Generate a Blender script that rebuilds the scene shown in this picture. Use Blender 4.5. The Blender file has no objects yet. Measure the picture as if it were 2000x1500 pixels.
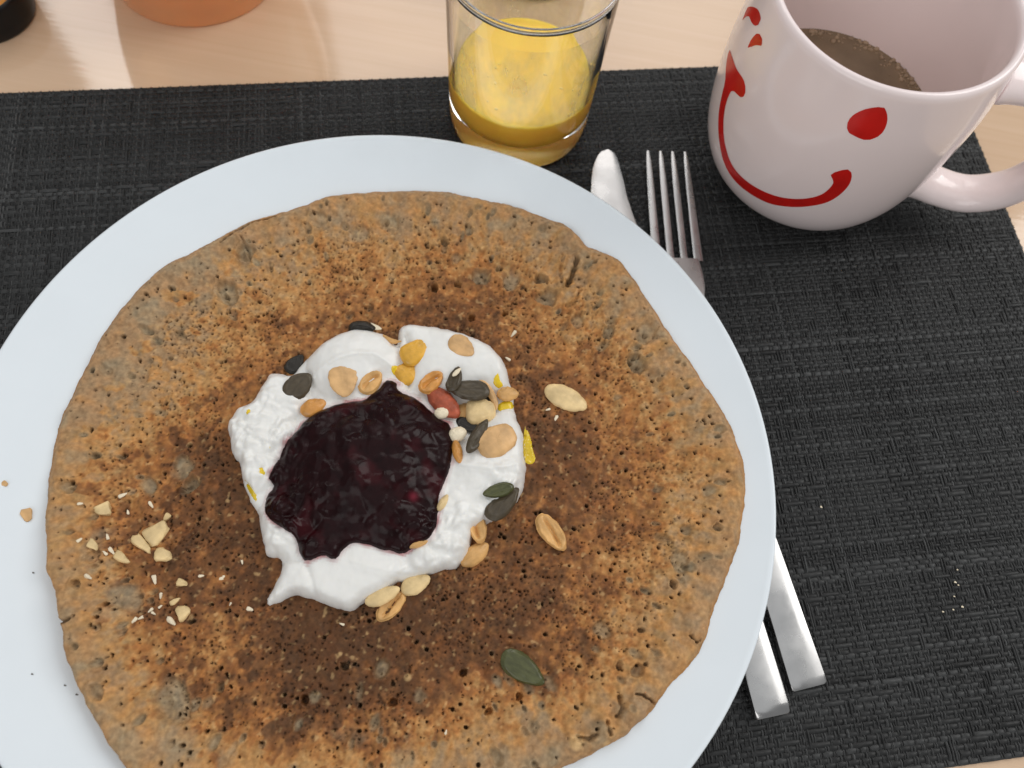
import bpy, math, random
import numpy as np
from mathutils import Matrix, Vector

# ------------------------------------------------------------------ set-up
U = 0.01                                  # all lengths below are centimetres
SC = bpy.context.scene
COL = SC.collection

# camera -----------------------------------------------------------------
CR = np.array([0.98228656, 0.1728171, 0.07243868])
CU = np.array([-0.18738493, 0.90592085, 0.37972926])
CF = np.array([0.0, 0.38657686, -0.92225719])
CP = np.array([3.89710247, -7.11467801, 27.8306085])
FPX = 1550.0                              # focal length in photo pixels (photo 2000 x 1500)
cam_d = bpy.data.cameras.new('camera')
cam = bpy.data.objects.new('camera', cam_d)
COL.objects.link(cam)
cam_d.sensor_width = 36.0
cam_d.lens = 36.0 * FPX / 2000.0
cam_d.clip_start = 0.01
cam_d.clip_end = 50
M = Matrix(((CR[0], CU[0], -CF[0], CP[0] * U), (CR[1], CU[1], -CF[1], CP[1] * U), (CR[2], CU[2], -CF[2], CP[2] * U), (0, 0, 0, 1)))
cam.matrix_world = M
cam_d.dof.use_dof = True
cam_d.dof.focus_distance = 0.272
cam_d.dof.aperture_fstop = 11.0
SC.camera = cam

# world: soft room light --------------------------------------------------
W = bpy.data.worlds.new('World')
SC.world = W
W.use_nodes = True
bg = W.node_tree.nodes['Background']
bg.inputs[0].default_value = (0.97, 0.985, 1.0, 1)
bg.inputs[1].default_value = 0.31


def area(name, loc, target, sx, sy, power, color):
    d = bpy.data.lights.new(name, 'AREA')
    d.shape = 'RECTANGLE'
    d.size, d.size_y = sx, sy
    d.energy = power
    d.color = color
    o = bpy.data.objects.new(name, d)
    COL.objects.link(o)
    o.location = loc
    o.rotation_euler = (Vector(target) - Vector(loc)).to_track_quat('-Z', 'Y').to_euler()
    return o


# daylight from the right, and the far window whose panes mirror in the table
area('side_window', (1.35, 0.75, 1.25), (0.05, 0, 0), 1.0, 1.2, 14.5, (1.0, 0.985, 0.96))
area('narrow_pane', (-1.19, 1.36, 1.55), (-1.19 + 0.66, 1.36 - 0.75, 1.55), 0.155, 1.5, 3.0, (1.0, 0.98, 0.95))
area('wide_pane', (-0.12, 1.72, 1.60), (-0.12, 0, 1.60), 1.15, 1.3, 10.0, (1.0, 0.95, 0.92))
area('room_window', (-0.5, -1.75, 1.35), (0.02, 0.05, 0.05), 1.7, 1.2, 12.5, (1.0, 0.985, 0.975))
area('ceiling_glow', (-0.2, 0.3, 2.3), (-0.2, 0.3, 0), 3.0, 3.2, 13.0, (0.96, 0.985, 1.0))

SC.view_settings.view_transform = 'Standard'
SC.view_settings.look = 'None'
SC.view_settings.exposure = 0.10
SC.view_settings.gamma = 1.0
try:
    SC.cycles.max_bounces = 20
    SC.cycles.diffuse_bounces = 8
    SC.cycles.glossy_bounces = 10
    SC.cycles.transmission_bounces = 20
    SC.cycles.blur_glossy = 0.0
    SC.cycles.transparent_max_bounces = 8
    SC.cycles.caustics_refractive = True
    SC.cycles.sample_clamp_indirect = 14.0
    SC.cycles.use_denoising = True
except Exception:
    pass

rng = np.random.default_rng(7)
random.seed(7)


def at(px, py, z):
    """point at height z (cm) seen at photo pixel (px, py)"""
    d = CF + (px - 1000) / FPX * CR + (750 - py) / FPX * CU
    t = (z - CP[2]) / d[2]
    return CP + d * t


# ------------------------------------------------------------------ helpers
def s2l(r, g, b, k=1.0):
    out = []
    for c in (r, g, b):
        c = c / 255.0
        out.append((c / 12.92 if c <= 0.04045 else ((c + 0.055) / 1.055) ** 2.4) * k)
    return np.array(out)


def perlin(x, y, seed=0):
    xi = np.floor(x).astype(np.int64)
    yi = np.floor(y).astype(np.int64)
    xf, yf = x - xi, y - yi

    def grad(ix, iy, dx, dy):
        h = (ix * 374761393 + iy * 668265263 + seed * 1442695041) & 0xFFFFFFFF
        h = ((h ^ (h >> 13)) * 1274126177) & 0xFFFFFFFF
        h = h ^ (h >> 16)
        a = (h & 0xFFFF) / 65536.0 * 2 * np.pi
        return np.cos(a) * dx + np.sin(a) * dy
    u = xf * xf * xf * (xf * (xf * 6 - 15) + 10)
    v = yf * yf * yf * (yf * (yf * 6 - 15) + 10)
    a = grad(xi, yi, xf, yf)
    b = grad(xi + 1, yi, xf - 1, yf)
    c = grad(xi, yi + 1, xf, yf - 1)
    d = grad(xi + 1, yi + 1, xf - 1, yf - 1)
    return ((a * (1 - u) + b * u) * (1 - v) + (c * (1 - u) + d * u) * v) * 1.4


def fbm(x, y, size, octs=4, seed=0, gain=0.5):
    s = np.zeros_like(x, dtype=float)
    a, f, n = 1.0, 1.0 / size, 0
    for o in range(octs):
        s += a * perlin(x * f + 13.7 * o, y * f - 7.3 * o, seed + o * 17)
        n += a
        a *= gain
        f *= 2.03
    return s / n * 1.3


def worley(x, y, size, seed=0):
    """distance to nearest jittered cell point (in cell units)"""
    X, Y = x / size, y / size
    xi, yi = np.floor(X).astype(np.int64), np.floor(Y).astype(np.int64)
    best = np.full(X.shape, 9.0)
    for ox in (-1, 0, 1):
        for oy in (-1, 0, 1):
            cx, cy = xi + ox, yi + oy
            h = (cx * 73856093 ^ cy * 19349663 ^ (seed * 83492791)) & 0x7FFFFFFF
            h1 = ((h * 1103515245 + 12345) >> 8) & 0xFFFF
            h2 = ((h * 22695477 + 1) >> 9) & 0xFFFF
            d = np.hypot(cx + h1 / 65536.0 - X, cy + h2 / 65536.0 - Y)
            best = np.minimum(best, d)
    return best


def sstep(a, b, x):
    t = np.clip((x - a) / (b - a), 0, 1)
    return t * t * (3 - 2 * t)


def smooth_poly(pts, n=5):
    """closed Catmull-Rom through pts"""
    P = np.asarray(pts, float)
    out = []
    L = len(P)
    for i in range(L):
        p0, p1, p2, p3 = P[i - 1], P[i], P[(i + 1) % L], P[(i + 2) % L]
        for k in range(n):
            t = k / n
            out.append(0.5 * ((2 * p1) + (-p0 + p2) * t + (2 * p0 - 5 * p1 + 4 * p2 - p3) * t * t + (-p0 + 3 * p1 - 3 * p2 + p3) * t ** 3))
    return np.array(out)


def sdf_poly(x, y, poly):
    """signed distance, positive inside"""
    shp = x.shape
    X, Y = x.ravel(), y.ravel()
    d2 = np.full(X.shape, 1e18)
    ins = np.zeros(X.shape, bool)
    n = len(poly)
    for i in range(n):
        ax, ay = poly[i]
        bx, by = poly[(i + 1) % n]
        ex, ey = bx - ax, by - ay
        wx, wy = X - ax, Y - ay
        t = np.clip((wx * ex + wy * ey) / (ex * ex + ey * ey + 1e-12), 0, 1)
        d2 = np.minimum(d2, (wx - ex * t) ** 2 + (wy - ey * t) ** 2)
        c = ((ay <= Y) & (by > Y)) | ((by <= Y) & (ay > Y))
        with np.errstate(divide='ignore', invalid='ignore'):
            xi = ax + (Y - ay) * ex / (ey if ey != 0 else 1e-12)
        ins ^= c & (X < xi)
    d = np.sqrt(d2)
    return np.where(ins, d, -d).reshape(shp)


def link_mesh(name, V, F, mat=None, smooth=True, parent=None, col=None, loc=None, flat_faces=None):
    """V (n,3) cm, F (m,4) or (m,3) int array or list; one mesh object"""
    me = bpy.data.meshes.new(name)
    V = np.asarray(V, np.float32) * U
    if isinstance(F, np.ndarray):
        k = F.shape[1]
        me.vertices.add(len(V))
        me.vertices.foreach_set('co', V.ravel())
        me.loops.add(F.size)
        me.loops.foreach_set('vertex_index', F.astype(np.int32).ravel())
        me.polygons.add(len(F))
        me.polygons.foreach_set('loop_start', np.arange(0, F.size, k, dtype=np.int32))
        me.update(calc_edges=True)
        me.validate()
    else:
        me.from_pydata([tuple(v) for v in V.tolist()], [], F)
    me.polygons.foreach_set('use_smooth', np.full(len(me.polygons), bool(smooth)))
    if col is not None:
        a = me.color_attributes.new('Col', 'FLOAT_COLOR', 'POINT')
        c = np.ones((len(V), 4), np.float32)
        c[:, :3] = col
        a.data.foreach_set('color', c.ravel())
    if mat:
        me.materials.append(mat)
    o = bpy.data.objects.new(name, me)
    COL.objects.link(o)
    if loc is not None:
        o.location = tuple(np.asarray(loc, float) * U)
    if parent is not None:
        o.parent = parent
    return o


def tag(o, label=None, cat=None, group=None, kind=None):
    if label:
        o['label'] = label
    if cat:
        o['category'] = cat
    if group:
        o['group'] = group
    if kind:
        o['kind'] = kind
    return o


def empty(name, loc):
    o = bpy.data.objects.new(name, None)
    o.empty_display_size = 0.02
    COL.objects.link(o)
    o.location = tuple(np.asarray(loc, float) * U)
    return o


def lathe(prof, n=96, closed=False):
    """prof [(r,z)..] -> V,F (quads); r=0 ends collapse to tiny rings"""
    prof = np.array(prof, float)
    m = len(prof)
    th = np.linspace(0, 2 * np.pi, n, endpoint=False)
    r = np.maximum(prof[:, 0], 1e-4)
    V = np.stack([np.outer(r, np.cos(th)), np.outer(r, np.sin(th)), np.repeat(prof[:, 1][:, None], n, 1)], -1).reshape(-1, 3)
    i = np.arange(m - 1 if not closed else m)
    j = np.arange(n)
    I, J = np.meshgrid(i, j, indexing='ij')
    I2, J2 = (I + 1) % m, (J + 1) % n
    F = np.stack([I * n + J, I * n + J2, I2 * n + J2, I2 * n + J], -1).reshape(-1, 4)
    return V, F


def spline(pts, n=8):
    """open Catmull-Rom"""
    P = np.asarray(pts, float)
    P = np.vstack([2 * P[0] - P[1], P, 2 * P[-1] - P[-2]])
    out = []
    for i in range(1, len(P) - 2):
        for k in range(n):
            t = k / n
            p0, p1, p2, p3 = P[i - 1], P[i], P[i + 1], P[i + 2]
            out.append(0.5 * ((2 * p1) + (-p0 + p2) * t + (2 * p0 - 5 * p1 + 4 * p2 - p3) * t * t + (-p0 + 3 * p1 - 3 * p2 + p3) * t ** 3))
    out.append(P[-2])
    return np.array(out)


class Field:
    """height field over an outline"""
    def __init__(s, poly, step, pad=0.2, jitter=0.0, jsize=0.4, seed=3):
        lo, hi = poly.min(0) - pad, poly.max(0) + pad
        s.x0, s.y0, s.h = lo[0], lo[1], step
        nx, ny = int((hi[0] - lo[0]) / step) + 2, int((hi[1] - lo[1]) / step) + 2
        s.nx, s.ny = nx, ny
        gx = lo[0] + np.arange(nx) * step
        gy = lo[1] + np.arange(ny) * step
        s.X, s.Y = np.meshgrid(gx, gy, indexing='ij')
        # exact distance on a coarser lattice, then bilinear
        q = 4
        cx = lo[0] + np.arange(nx // q + 2) * step * q
        cy = lo[1] + np.arange(ny // q + 2) * step * q
        CX, CY = np.meshgrid(cx, cy, indexing='ij')
        cd = sdf_poly(CX, CY, poly)
        fx, fy = np.arange(nx) / q, np.arange(ny) / q
        ix, iy = np.minimum(fx.astype(int), len(cx) - 2), np.minimum(fy.astype(int), len(cy) - 2)
        tx, ty = (fx - ix)[:, None], (fy - iy)[None]
        g = lambda a, b: cd[np.ix_(ix + a, iy + b)]
        s.D = (g(0, 0) * (1 - tx) + g(1, 0) * tx) * (1 - ty) + (g(0, 1) * (1 - tx) + g(1, 1) * tx) * ty
        if jitter:
            s.D = s.D + jitter * fbm(s.X, s.Y, jsize, 4, seed)
        s.Z = np.zeros_like(s.X)

    def height(s, x, y):
        fx, fy = (np.asarray(x, float) - s.x0) / s.h, (np.asarray(y, float) - s.y0) / s.h
        ix = np.clip(np.floor(fx).astype(int), 0, s.nx - 2)
        iy = np.clip(np.floor(fy).astype(int), 0, s.ny - 2)
        tx, ty = np.clip(fx - ix, 0, 1), np.clip(fy - iy, 0, 1)
        Z = s.Z
        return (Z[ix, iy] * (1 - tx) + Z[ix + 1, iy] * tx) * (1 - ty) + (Z[ix, iy + 1] * (1 - tx) + Z[ix + 1, iy + 1] * tx) * ty

    def dist(s, x, y):
        ix = int(round((x - s.x0) / s.h))
        iy = int(round((y - s.y0) / s.h))
        if 0 <= ix < s.nx and 0 <= iy < s.ny:
            return s.D[ix, iy]
        return -9.0

    def mesh(s, col=None, floor=None):
        ins = s.D > 0
        c = ins[:-1, :-1] | ins[1:, :-1] | ins[:-1, 1:] | ins[1:, 1:]
        ci, cj = np.nonzero(c)
        idx = lambda a, b: a * s.ny + b
        F = np.stack([idx(ci, cj), idx(ci + 1, cj), idx(ci + 1, cj + 1), idx(ci, cj + 1)], -1)
        used = np.unique(F)
        remap = np.full(s.nx * s.ny, -1, np.int64)
        remap[used] = np.arange(len(used))
        F = remap[F]
        gx = np.gradient(s.D, s.h, axis=0).ravel()[used]
        gy = np.gradient(s.D, s.h, axis=1).ravel()[used]
        gl = np.hypot(gx, gy) + 1e-6
        d = s.D.ravel()[used]
        mv = np.where(d < 0, np.clip(-d, 0, 1.5 * s.h), 0) / gl
        X = s.X.ravel()[used] + gx / gl * mv
        Y = s.Y.ravel()[used] + gy / gl * mv
        Z = s.Z.ravel()[used].copy()
        V = np.stack([X, Y, Z], -1)
        C = None if col is None else col.reshape(-1, 3)[used]
        return V, F, C


# ------------------------------------------------------------------ materials
def mat(name, base=(0.8, 0.8, 0.8), rough=0.5, metal=0.0, spec=0.5, coat=0.0, trans=0.0, ior=1.45, sss=0.0, sssr=(0.3, 0.3, 0.3), sss_scale=0.003,
        attr=False, noise=None, bump=None, rnoise=None):
    """procedural Principled material. noise=(scale,amount,detail[,stretch]); bump=(scale,strength,dist); rnoise=(scale,lo,hi)"""
    m = bpy.data.materials.new(name)
    m.use_nodes = True
    nt = m.node_tree
    N, L = nt.nodes, nt.links
    p = N['Principled BSDF']
    p.inputs['Base Color'].default_value = (*base, 1)
    p.inputs['Roughness'].default_value = rough
    p.inputs['Metallic'].default_value = metal
    p.inputs['Specular IOR Level'].default_value = spec
    p.inputs['IOR'].default_value = ior
    p.inputs['Coat Weight'].default_value = coat
    p.inputs['Transmission Weight'].default_value = trans
    if sss:
        p.inputs['Subsurface Weight'].default_value = sss
        p.inputs['Subsurface Radius'].default_value = sssr
        p.inputs['Subsurface Scale'].default_value = sss_scale
    tc = N.new('ShaderNodeTexCoord')
    src = None
    if attr:
        a = N.new('ShaderNodeVertexColor')
        a.layer_name = 'Col'
        src = a.outputs['Color']
    if noise:
        mp = N.new('ShaderNodeMapping')
        L.new(tc.outputs['Object'], mp.inputs[0])
        if len(noise) > 3:
            mp.inputs['Scale'].default_value = noise[3]
        t = N.new('ShaderNodeTexNoise')
        t.inputs['Scale'].default_value = noise[0]
        t.inputs['Detail'].default_value = noise[2]
        L.new(mp.outputs[0], t.inputs['Vector'])
        r = N.new('ShaderNodeMapRange')
        r.inputs['From Min'].default_value = 0.3
        r.inputs['From Max'].default_value = 0.7
        r.inputs['To Min'].default_value = 1 - noise[1]
        r.inputs['To Max'].default_value = 1 + noise[1]
        L.new(t.outputs['Fac'], r.inputs['Value'])
        mx = N.new('ShaderNodeMix')
        mx.data_type = 'RGBA'
        mx.blend_type = 'MULTIPLY'
        mx.inputs[0].default_value = 1.0
        if src is not None:
            L.new(src, mx.inputs[6])
        else:
            mx.inputs[6].default_value = (*base, 1)
        L.new(r.outputs[0], mx.inputs[7])
        src = mx.outputs[2]
    if src is not None:
        L.new(src, p.inputs['Base Color'])
    if bump:
        t = N.new('ShaderNodeTexNoise')
        t.inputs['Scale'].default_value = bump[0]
        t.inputs['Detail'].default_value = 4
        L.new(tc.outputs['Object'], t.inputs['Vector'])
        b = N.new('ShaderNodeBump')
        b.inputs['Strength'].default_value = bump[1]
        b.inputs['Distance'].default_value = bump[2]
        L.new(t.outputs['Fac'], b.inputs['Height'])
        L.new(b.outputs[0], p.inputs['Normal'])
    if rnoise:
        t = N.new('ShaderNodeTexNoise')
        t.inputs['Scale'].default_value = rnoise[0]
        t.inputs['Detail'].default_value = 5
        L.new(tc.outputs['Object'], t.inputs['Vector'])
        r = N.new('ShaderNodeMapRange')
        r.inputs['From Min'].default_value = 0.35
        r.inputs['From Max'].default_value = 0.65
        r.inputs['To Min'].default_value = rnoise[1]
        r.inputs['To Max'].default_value = rnoise[2]
        L.new(t.outputs['Fac'], r.inputs['Value'])
        L.new(r.outputs[0], p.inputs['Roughness'])
    return m


# ------------------------------------------------------------------ table
def wood_material():
    m = bpy.data.materials.new('birch_wood')
    m.use_nodes = True
    N, L = m.node_tree.nodes, m.node_tree.links
    p = N['Principled BSDF']
    tc = N.new('ShaderNodeTexCoord')
    mp = N.new('ShaderNodeMapping')
    mp.inputs['Rotation'].default_value = (0, 0, -0.20)
    mp.inputs['Scale'].default_value = (2.2, 60, 60)
    L.new(tc.outputs['Object'], mp.inputs[0])
    n1 = N.new('ShaderNodeTexNoise')
    n1.inputs['Scale'].default_value = 1.6
    n1.inputs['Detail'].default_value = 7
    n1.inputs['Roughness'].default_value = 0.62
    n1.inputs['Distortion'].default_value = 0.6
    L.new(mp.outputs[0], n1.inputs['Vector'])
    mp2 = N.new('ShaderNodeMapping')
    mp2.inputs['Rotation'].default_value = (0, 0, -0.20)
    mp2.inputs['Scale'].default_value = (9, 420, 60)
    L.new(tc.outputs['Object'], mp2.inputs[0])
    n2 = N.new('ShaderNodeTexNoise')
    n2.inputs['Scale'].default_value = 1.0
    n2.inputs['Detail'].default_value = 3
    L.new(mp2.outputs[0], n2.inputs['Vector'])
    mx = N.new('ShaderNodeMath')
    mx.operation = 'MULTIPLY_ADD'
    mx.inputs[1].default_value = 0.35
    L.new(n2.outputs['Fac'], mx.inputs[0])
    L.new(n1.outputs['Fac'], mx.inputs[2])
    cr = N.new('ShaderNodeValToRGB')
    cr.color_ramp.elements[0].position = 0.45
    cr.color_ramp.elements[0].color = (*s2l(204, 172, 141, .98), 1)
    cr.color_ramp.elements[1].position = 0.9
    cr.color_ramp.elements[1].color = (*s2l(214, 185, 156, .98), 1)
    L.new(mx.outputs[0], cr.inputs[0])
    L.new(cr.outputs[0], p.inputs['Base Color'])
    p.inputs['Roughness'].default_value = 0.07
    p.inputs['Specular IOR Level'].default_value = 0.65
    b = N.new('ShaderNodeBump')
    b.inputs['Strength'].default_value = 0.05
    b.inputs['Distance'].default_value = 0.0004
    L.new(n2.outputs['Fac'], b.inputs['Height'])
    L.new(b.outputs[0], p.inputs['Normal'])
    return m


def rounded_slab(x0, x1, y0, y1, z0, z1, c):
    z = [z0, z1 - c, z1 - c * .3, z1]
    ins = [0, 0, c * .3, c]
    V, F = [], []
    for k in range(4):
        i = ins[k]
        V += [(x0 + i, y0 + i, z[k]), (x1 - i, y0 + i, z[k]), (x1 - i, y1 - i, z[k]), (x0 + i, y1 - i, z[k])]
    for k in range(3):
        for j in range(4):
            F.append((k * 4 + j, k * 4 + (j + 1) % 4, k * 4 + 4 + (j + 1) % 4, k * 4 + 4 + j))
    F.append((12, 13, 14, 15))
    F.append((3, 2, 1, 0))
    return V, F


V, F = rounded_slab(-95, 95, -40, 70, -3, 0, 0.4)
tag(link_mesh('tabletop', V, F, wood_material(), smooth=False), 'pale glossy birch tabletop under the black placemat', kind='structure')

# ------------------------------------------------------------------ placemat (real woven strands)
PHI = 0.2908742637319846
EX = np.array([math.cos(PHI), math.sin(PHI)])
EY = np.array([-math.sin(PHI), math.cos(PHI)])
TR = np.array([21.34442356, 25.40531197])       # far right corner
LX, LY = 45.0, 29.71
ORG = TR - EX * LX - EY * LY
mat_thing = empty('placemat', (ORG[0] + EX[0] * LX / 2 + EY[0] * LY / 2, ORG[1] + EX[1] * LX / 2 + EY[1] * LY / 2, 0))
tag(mat_thing, 'black woven vinyl placemat lying under the plate, cutlery, glass and mug', 'placemat')
mat_off = np.array([mat_thing.location[0], mat_thing.location[1], 0]) / U


def mat_pt(u, v, z):
    return np.stack([ORG[0] + u * EX[0] + v * EY[0] - mat_off[0], ORG[1] + u * EX[1] + v * EY[1] - mat_off[1], z], -1)


yarn = mat('black_vinyl_yarn', rough=0.48, spec=0.36, attr=True, noise=(900, 0.25, 2))
core = mat('placemat_core', base=(0.012, 0.0125, 0.0125), rough=0.6, noise=(300, 0.3, 2))
c4 = [mat_pt(np.array([a]), np.array([b]), np.array([z]))[0] for z in (0.01, 0.078) for a, b in ((-.03, -.03), (LX + .03, -.03), (LX + .03, LY + .03), (-.03, LY + .03))]
link_mesh('backing', c4, [(0, 3, 2, 1), (4, 5, 6, 7), (0, 1, 5, 4), (1, 2, 6, 5), (2, 3, 7, 6), (3, 0, 4, 7)], core, False, mat_thing)

NW, NF = 222, 166                                  # warp pairs across the length, weft ribbons across the depth
wu = np.sort((np.arange(NW) + 0.5 + rng.normal(0, .10, NW))) / NW * LX
fv = np.sort((np.arange(NF) + 0.5 + rng.normal(0, .10, NF))) / NF * LY
wu, fv = np.clip(wu, .06, LX - .06), np.clip(fv, .06, LY - .06)
over = ((np.arange(NF)[:, None] + np.arange(NW)[None]) % 2).astype(float)     # 1 = weft on top
flip = rng.random((NF, NW)) < 0.05
over = np.where(flip, 1 - over, over)


def strands(along, across_pos, prof_w, zc, base_cols, vertical):
    """along (m,) sample positions, across_pos (n,), zc (n,m) heights -> V,F,C"""
    n, m = zc.shape
    offs = np.array([-1, -0.55, 0.55, 1.0])
    drop = np.array([-0.035, 0.0, 0.0, -0.035])
    wob = np.cumsum(rng.normal(0, .006, (n, m)), 1)
    wob -= wob.mean(1, keepdims=True)
    wob = np.clip(wob, -.03, .03)
    A = across_pos[:, None, None] + wob[:, :, None] + offs[None, None] * prof_w[:, None, None]
    B = np.broadcast_to(along[None, :, None], A.shape)
    Z = zc[:, :, None] + drop[None, None]
    P = mat_pt(A, B, Z) if vertical else mat_pt(B, A, Z)
    V = P.reshape(-1, 3)
    i, j, k = np.meshgrid(np.arange(n), np.arange(m - 1), np.arange(3), indexing='ij')
    q = lambda jj, kk: (i * m + jj) * 4 + kk
    F = np.stack([q(j, k), q(j + 1, k), q(j + 1, k + 1), q(j, k + 1)], -1).reshape(-1, 4)
    if not vertical:
        F = F[:, ::-1]
    C = np.repeat(base_cols.reshape(n * m, 3), 4, 0)
    return V, F, C


def resample(ov, m):
    """ov (n,k) -> (n, 2k) crossing and mid heights"""
    n, k = ov.shape
    out = np.zeros((n, 2 * k))
    out[:, 0::2] = ov
    nxt = np.concatenate([ov[:, 1:], ov[:, -1:]], 1)
    out[:, 1::2] = (ov + nxt) / 2
    return out


def with_mid(p, end):
    q = np.zeros(2 * len(p))
    q[0::2] = p
    q[1::2] = np.append((p[1:] + p[:-1]) / 2, end)
    return q


base_z = 0.115
alongw = with_mid(wu, LX)
alongw[0] = 0
ov2 = resample(over, 0)
zc = base_z + (ov2 - .5) * 0.058 + rng.normal(0, .004, ov2.shape)
tone = rng.gamma(5, 0.2, NF)[:, None] * np.exp(0.25 * fbm(*np.meshgrid(np.arange(NF) * 3.1, alongw * 1.0, indexing='ij'), 3.0, 2, 5))
tint = np.array([0.0185, 0.0190, 0.0190])
V1, F1, C1 = strands(alongw, fv, 0.088 * (1 + rng.normal(0, .12, NF)), zc, tone[:, :, None] * tint, False)
o = link_mesh('weft_strands', V1, F1, yarn, True, mat_thing, C1)
o['kind'] = 'stuff'
alongf = with_mid(fv, LY)
alongf[0] = 0
uv2 = resample(1 - over.T, 0)
Vs, Fs, Cs, off = [], [], [], 0
for s in (-1, 1):
    zc = base_z + (uv2 - .5) * 0.062 + rng.normal(0, .004, uv2.shape)
    tn = rng.gamma(6, 1 / 6., NW)[:, None] * np.exp(0.25 * fbm(*np.meshgrid(np.arange(NW) * 3.1, alongf, indexing='ij'), 3.0, 2, 9 + s))
    V2, F2, C2 = strands(alongf, wu + s * 0.048, 0.036 * np.ones(NW), zc, tn[:, :, None] * np.array([0.0225, 0.0230, 0.0230]), True)
    Vs.append(V2)
    Fs.append(F2 + off)
    Cs.append(C2)
    off += len(V2)
o = link_mesh('warp_strands', np.vstack(Vs), np.vstack(Fs), yarn, True, mat_thing, np.vstack(Cs))
o['kind'] = 'stuff'
MAT_Z = 0.15

# ------------------------------------------------------------------ plate
def plate_z(r):
    return 0.78 + 1.36 * np.clip((np.asarray(r, float) - 8.0) / 5.4, 0, 1) ** 1.35


ceramic = mat('plate_ceramic', base=(0.73, 0.785, 0.825), rough=0.24, spec=0.42, noise=(60, 0.008, 2))
rr = np.concatenate([np.linspace(0, 8, 9), np.linspace(8.25, 13.3, 24)])
prof = [(r, float(plate_z(r))) for r in rr]
prof += [(13.42, 2.155), (13.49, 2.13), (13.5, 2.08), (13.47, 2.02), (13.38, 1.95)]
for r in np.linspace(13.0, 8.9, 10):
    prof.append((r, 0.42 + 1.40 * ((r - 8.3) / 5.1) ** 1.25))
prof += [(8.75, 0.40), (8.6, .34), (8.5, 0.17), (8.4, MAT_Z), (8.25, MAT_Z), (8.12, 0.2), (8.0, 0.38), (7.0, 0.42), (0, .42)]
V, F = lathe(prof, 192)
plate = link_mesh('dinner_plate', V, F, ceramic, True, loc=(0, 0, 0))
tag(plate, 'large round bluish white dinner plate under the pancake', 'plate')

# ------------------------------------------------------------------ pancake
PAN = [(720, 372), (800, 370), (870, 374), (940, 389), (1000, 402), (1060, 425), (1100, 440), (1132, 466), (1150, 484), (1200, 505), (1235, 545), (1265, 590), (1300, 640),
       (1340, 700), (1380, 760), (1420, 830), (1445, 905), (1450, 970), (1440, 1050), (1420, 1115), (1395, 1185), (1368, 1268), (1330, 1312), (1280, 1376), (1240, 1420), (1180, 1462),
       (1115, 1492), (1040, 1530), (930, 1560), (800, 1585), (660, 1590), (530, 1585), (420, 1570), (320, 1540), (245, 1500), (200, 1430), (165, 1370), (132, 1290), (120, 1222), (106, 1160), (88, 1108), (90, 1068), (85, 1010),
       (88, 950), (100, 870), (120, 800), (150, 740), (190, 660), (235, 600), (280, 550), (330, 510), (400, 474), (450, 446), (500, 424), (560, 407), (640, 381)]
pan_poly = smooth_poly([at(x, y, 1.6)[:2] for x, y in PAN], 3)
pf = Field(pan_poly, 0.036, 0.25, jitter=0.06, jsize=0.7, seed=21)
X, Y, D = pf.X, pf.Y, pf.D
R = np.hypot(X, Y)
thick = 0.46 * (1 - np.exp(-np.clip(D, 0, 9) / 0.17)) - 0.02
Z = plate_z(R) * 0.93 + 0.06 + thick + 0.05 * fbm(X, Y, 3.0, 3, 1) * sstep(0.2, 1.5, D)
for x, y, rp, am in [(110, 1250, 120, .50), (90, 1060, 90, .28), (220, 1440, 90, .35)]:
    c = at(x, y, 1.7)
    Z += am * np.exp(-((X - c[0]) ** 2 + (Y - c[1]) ** 2) / (rp / 57.0) ** 2) * sstep(0, .12, D)
edge_band = sstep(0.1, 0.7, D) * (1 - sstep(2.2, 4.0, D))
Z += 0.12 * edge_band * fbm(X, Y, 0.8, 3, 2)
ang = np.arctan2(Y + .5, X - .9)
# toastedness -----------------------------------------------------------
ycx, ycy = at(750, 900, 1.6)[:2]
ry = np.hypot(X - ycx, Y - ycy)
lowmix = sstep(3.0, -7.0, Y)
toast = 0.10 + 0.34 * sstep(0.3, 3.6, D) + 0.20 * sstep(8.2, 4.5, ry)
toast += 0.15 * lowmix * sstep(0.6, 2.4, D)
lx, ly = at(380, 640, 1.6)[:2]
toast -= 0.16 * np.exp(-((X - lx) ** 2 + (Y - ly) ** 2) / 16.0)
lx, ly = at(1150, 860, 1.6)[:2]
toast += 0.10 * np.exp(-((X - lx) ** 2 + (Y - ly) ** 2) / 5.0)
toast += 0.16 * fbm(X, Y, 3.0, 3, 31) + 0.20 * fbm(X, Y, 1.0, 3, 33) * sstep(.2, 1.6, D) + 0.24 * fbm(X, Y, 0.30, 3, 36) * sstep(.4, 2, D)
for x, y, rp, am in [(700, 1270, 150, .22), (560, 1230, 90, .14), (450, 1170, 80, .10), (390, 900, 90, .22), (860, 610, 110, .16), (640, 620, 90, .06), (1110, 880, 120, .20), (1010, 1190, 110, .20), (1190, 1000, 90, .10), (470, 760, 80, .14),
                     (1040, 700, 80, .14), (620, 1390, 80, .12), (300, 1190, 60, .10), (800, 1340, 90, .10), (1100, 1310, 70, .10), (480, 1030, 70, .16), (330, 1040, 60, .08), (210, 1020, 50, .12),
                     (350, 620, 130, -.10), (250, 760, 110, -.12), (560, 520, 120, -.08), (800, 500, 90, -.06), (1000, 1390, 90, -.16), (850, 1440, 90, -.14), (620, 1450, 60, -.06), (440, 1260, 60, -.12), (1280, 900, 80, -.06), (1230, 1150, 90, -.10), (720, 1060, 40, .1), (240, 870, 60, -.08), (1150, 1230, 60, -.08)]:
    c = at(x, y, 1.7)
    toast += am * np.exp(-((X - c[0]) ** 2 + (Y - c[1]) ** 2) / (rp / 57.0) ** 2)
sp = 1 - sstep(1.0, 4.2, D)
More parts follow.
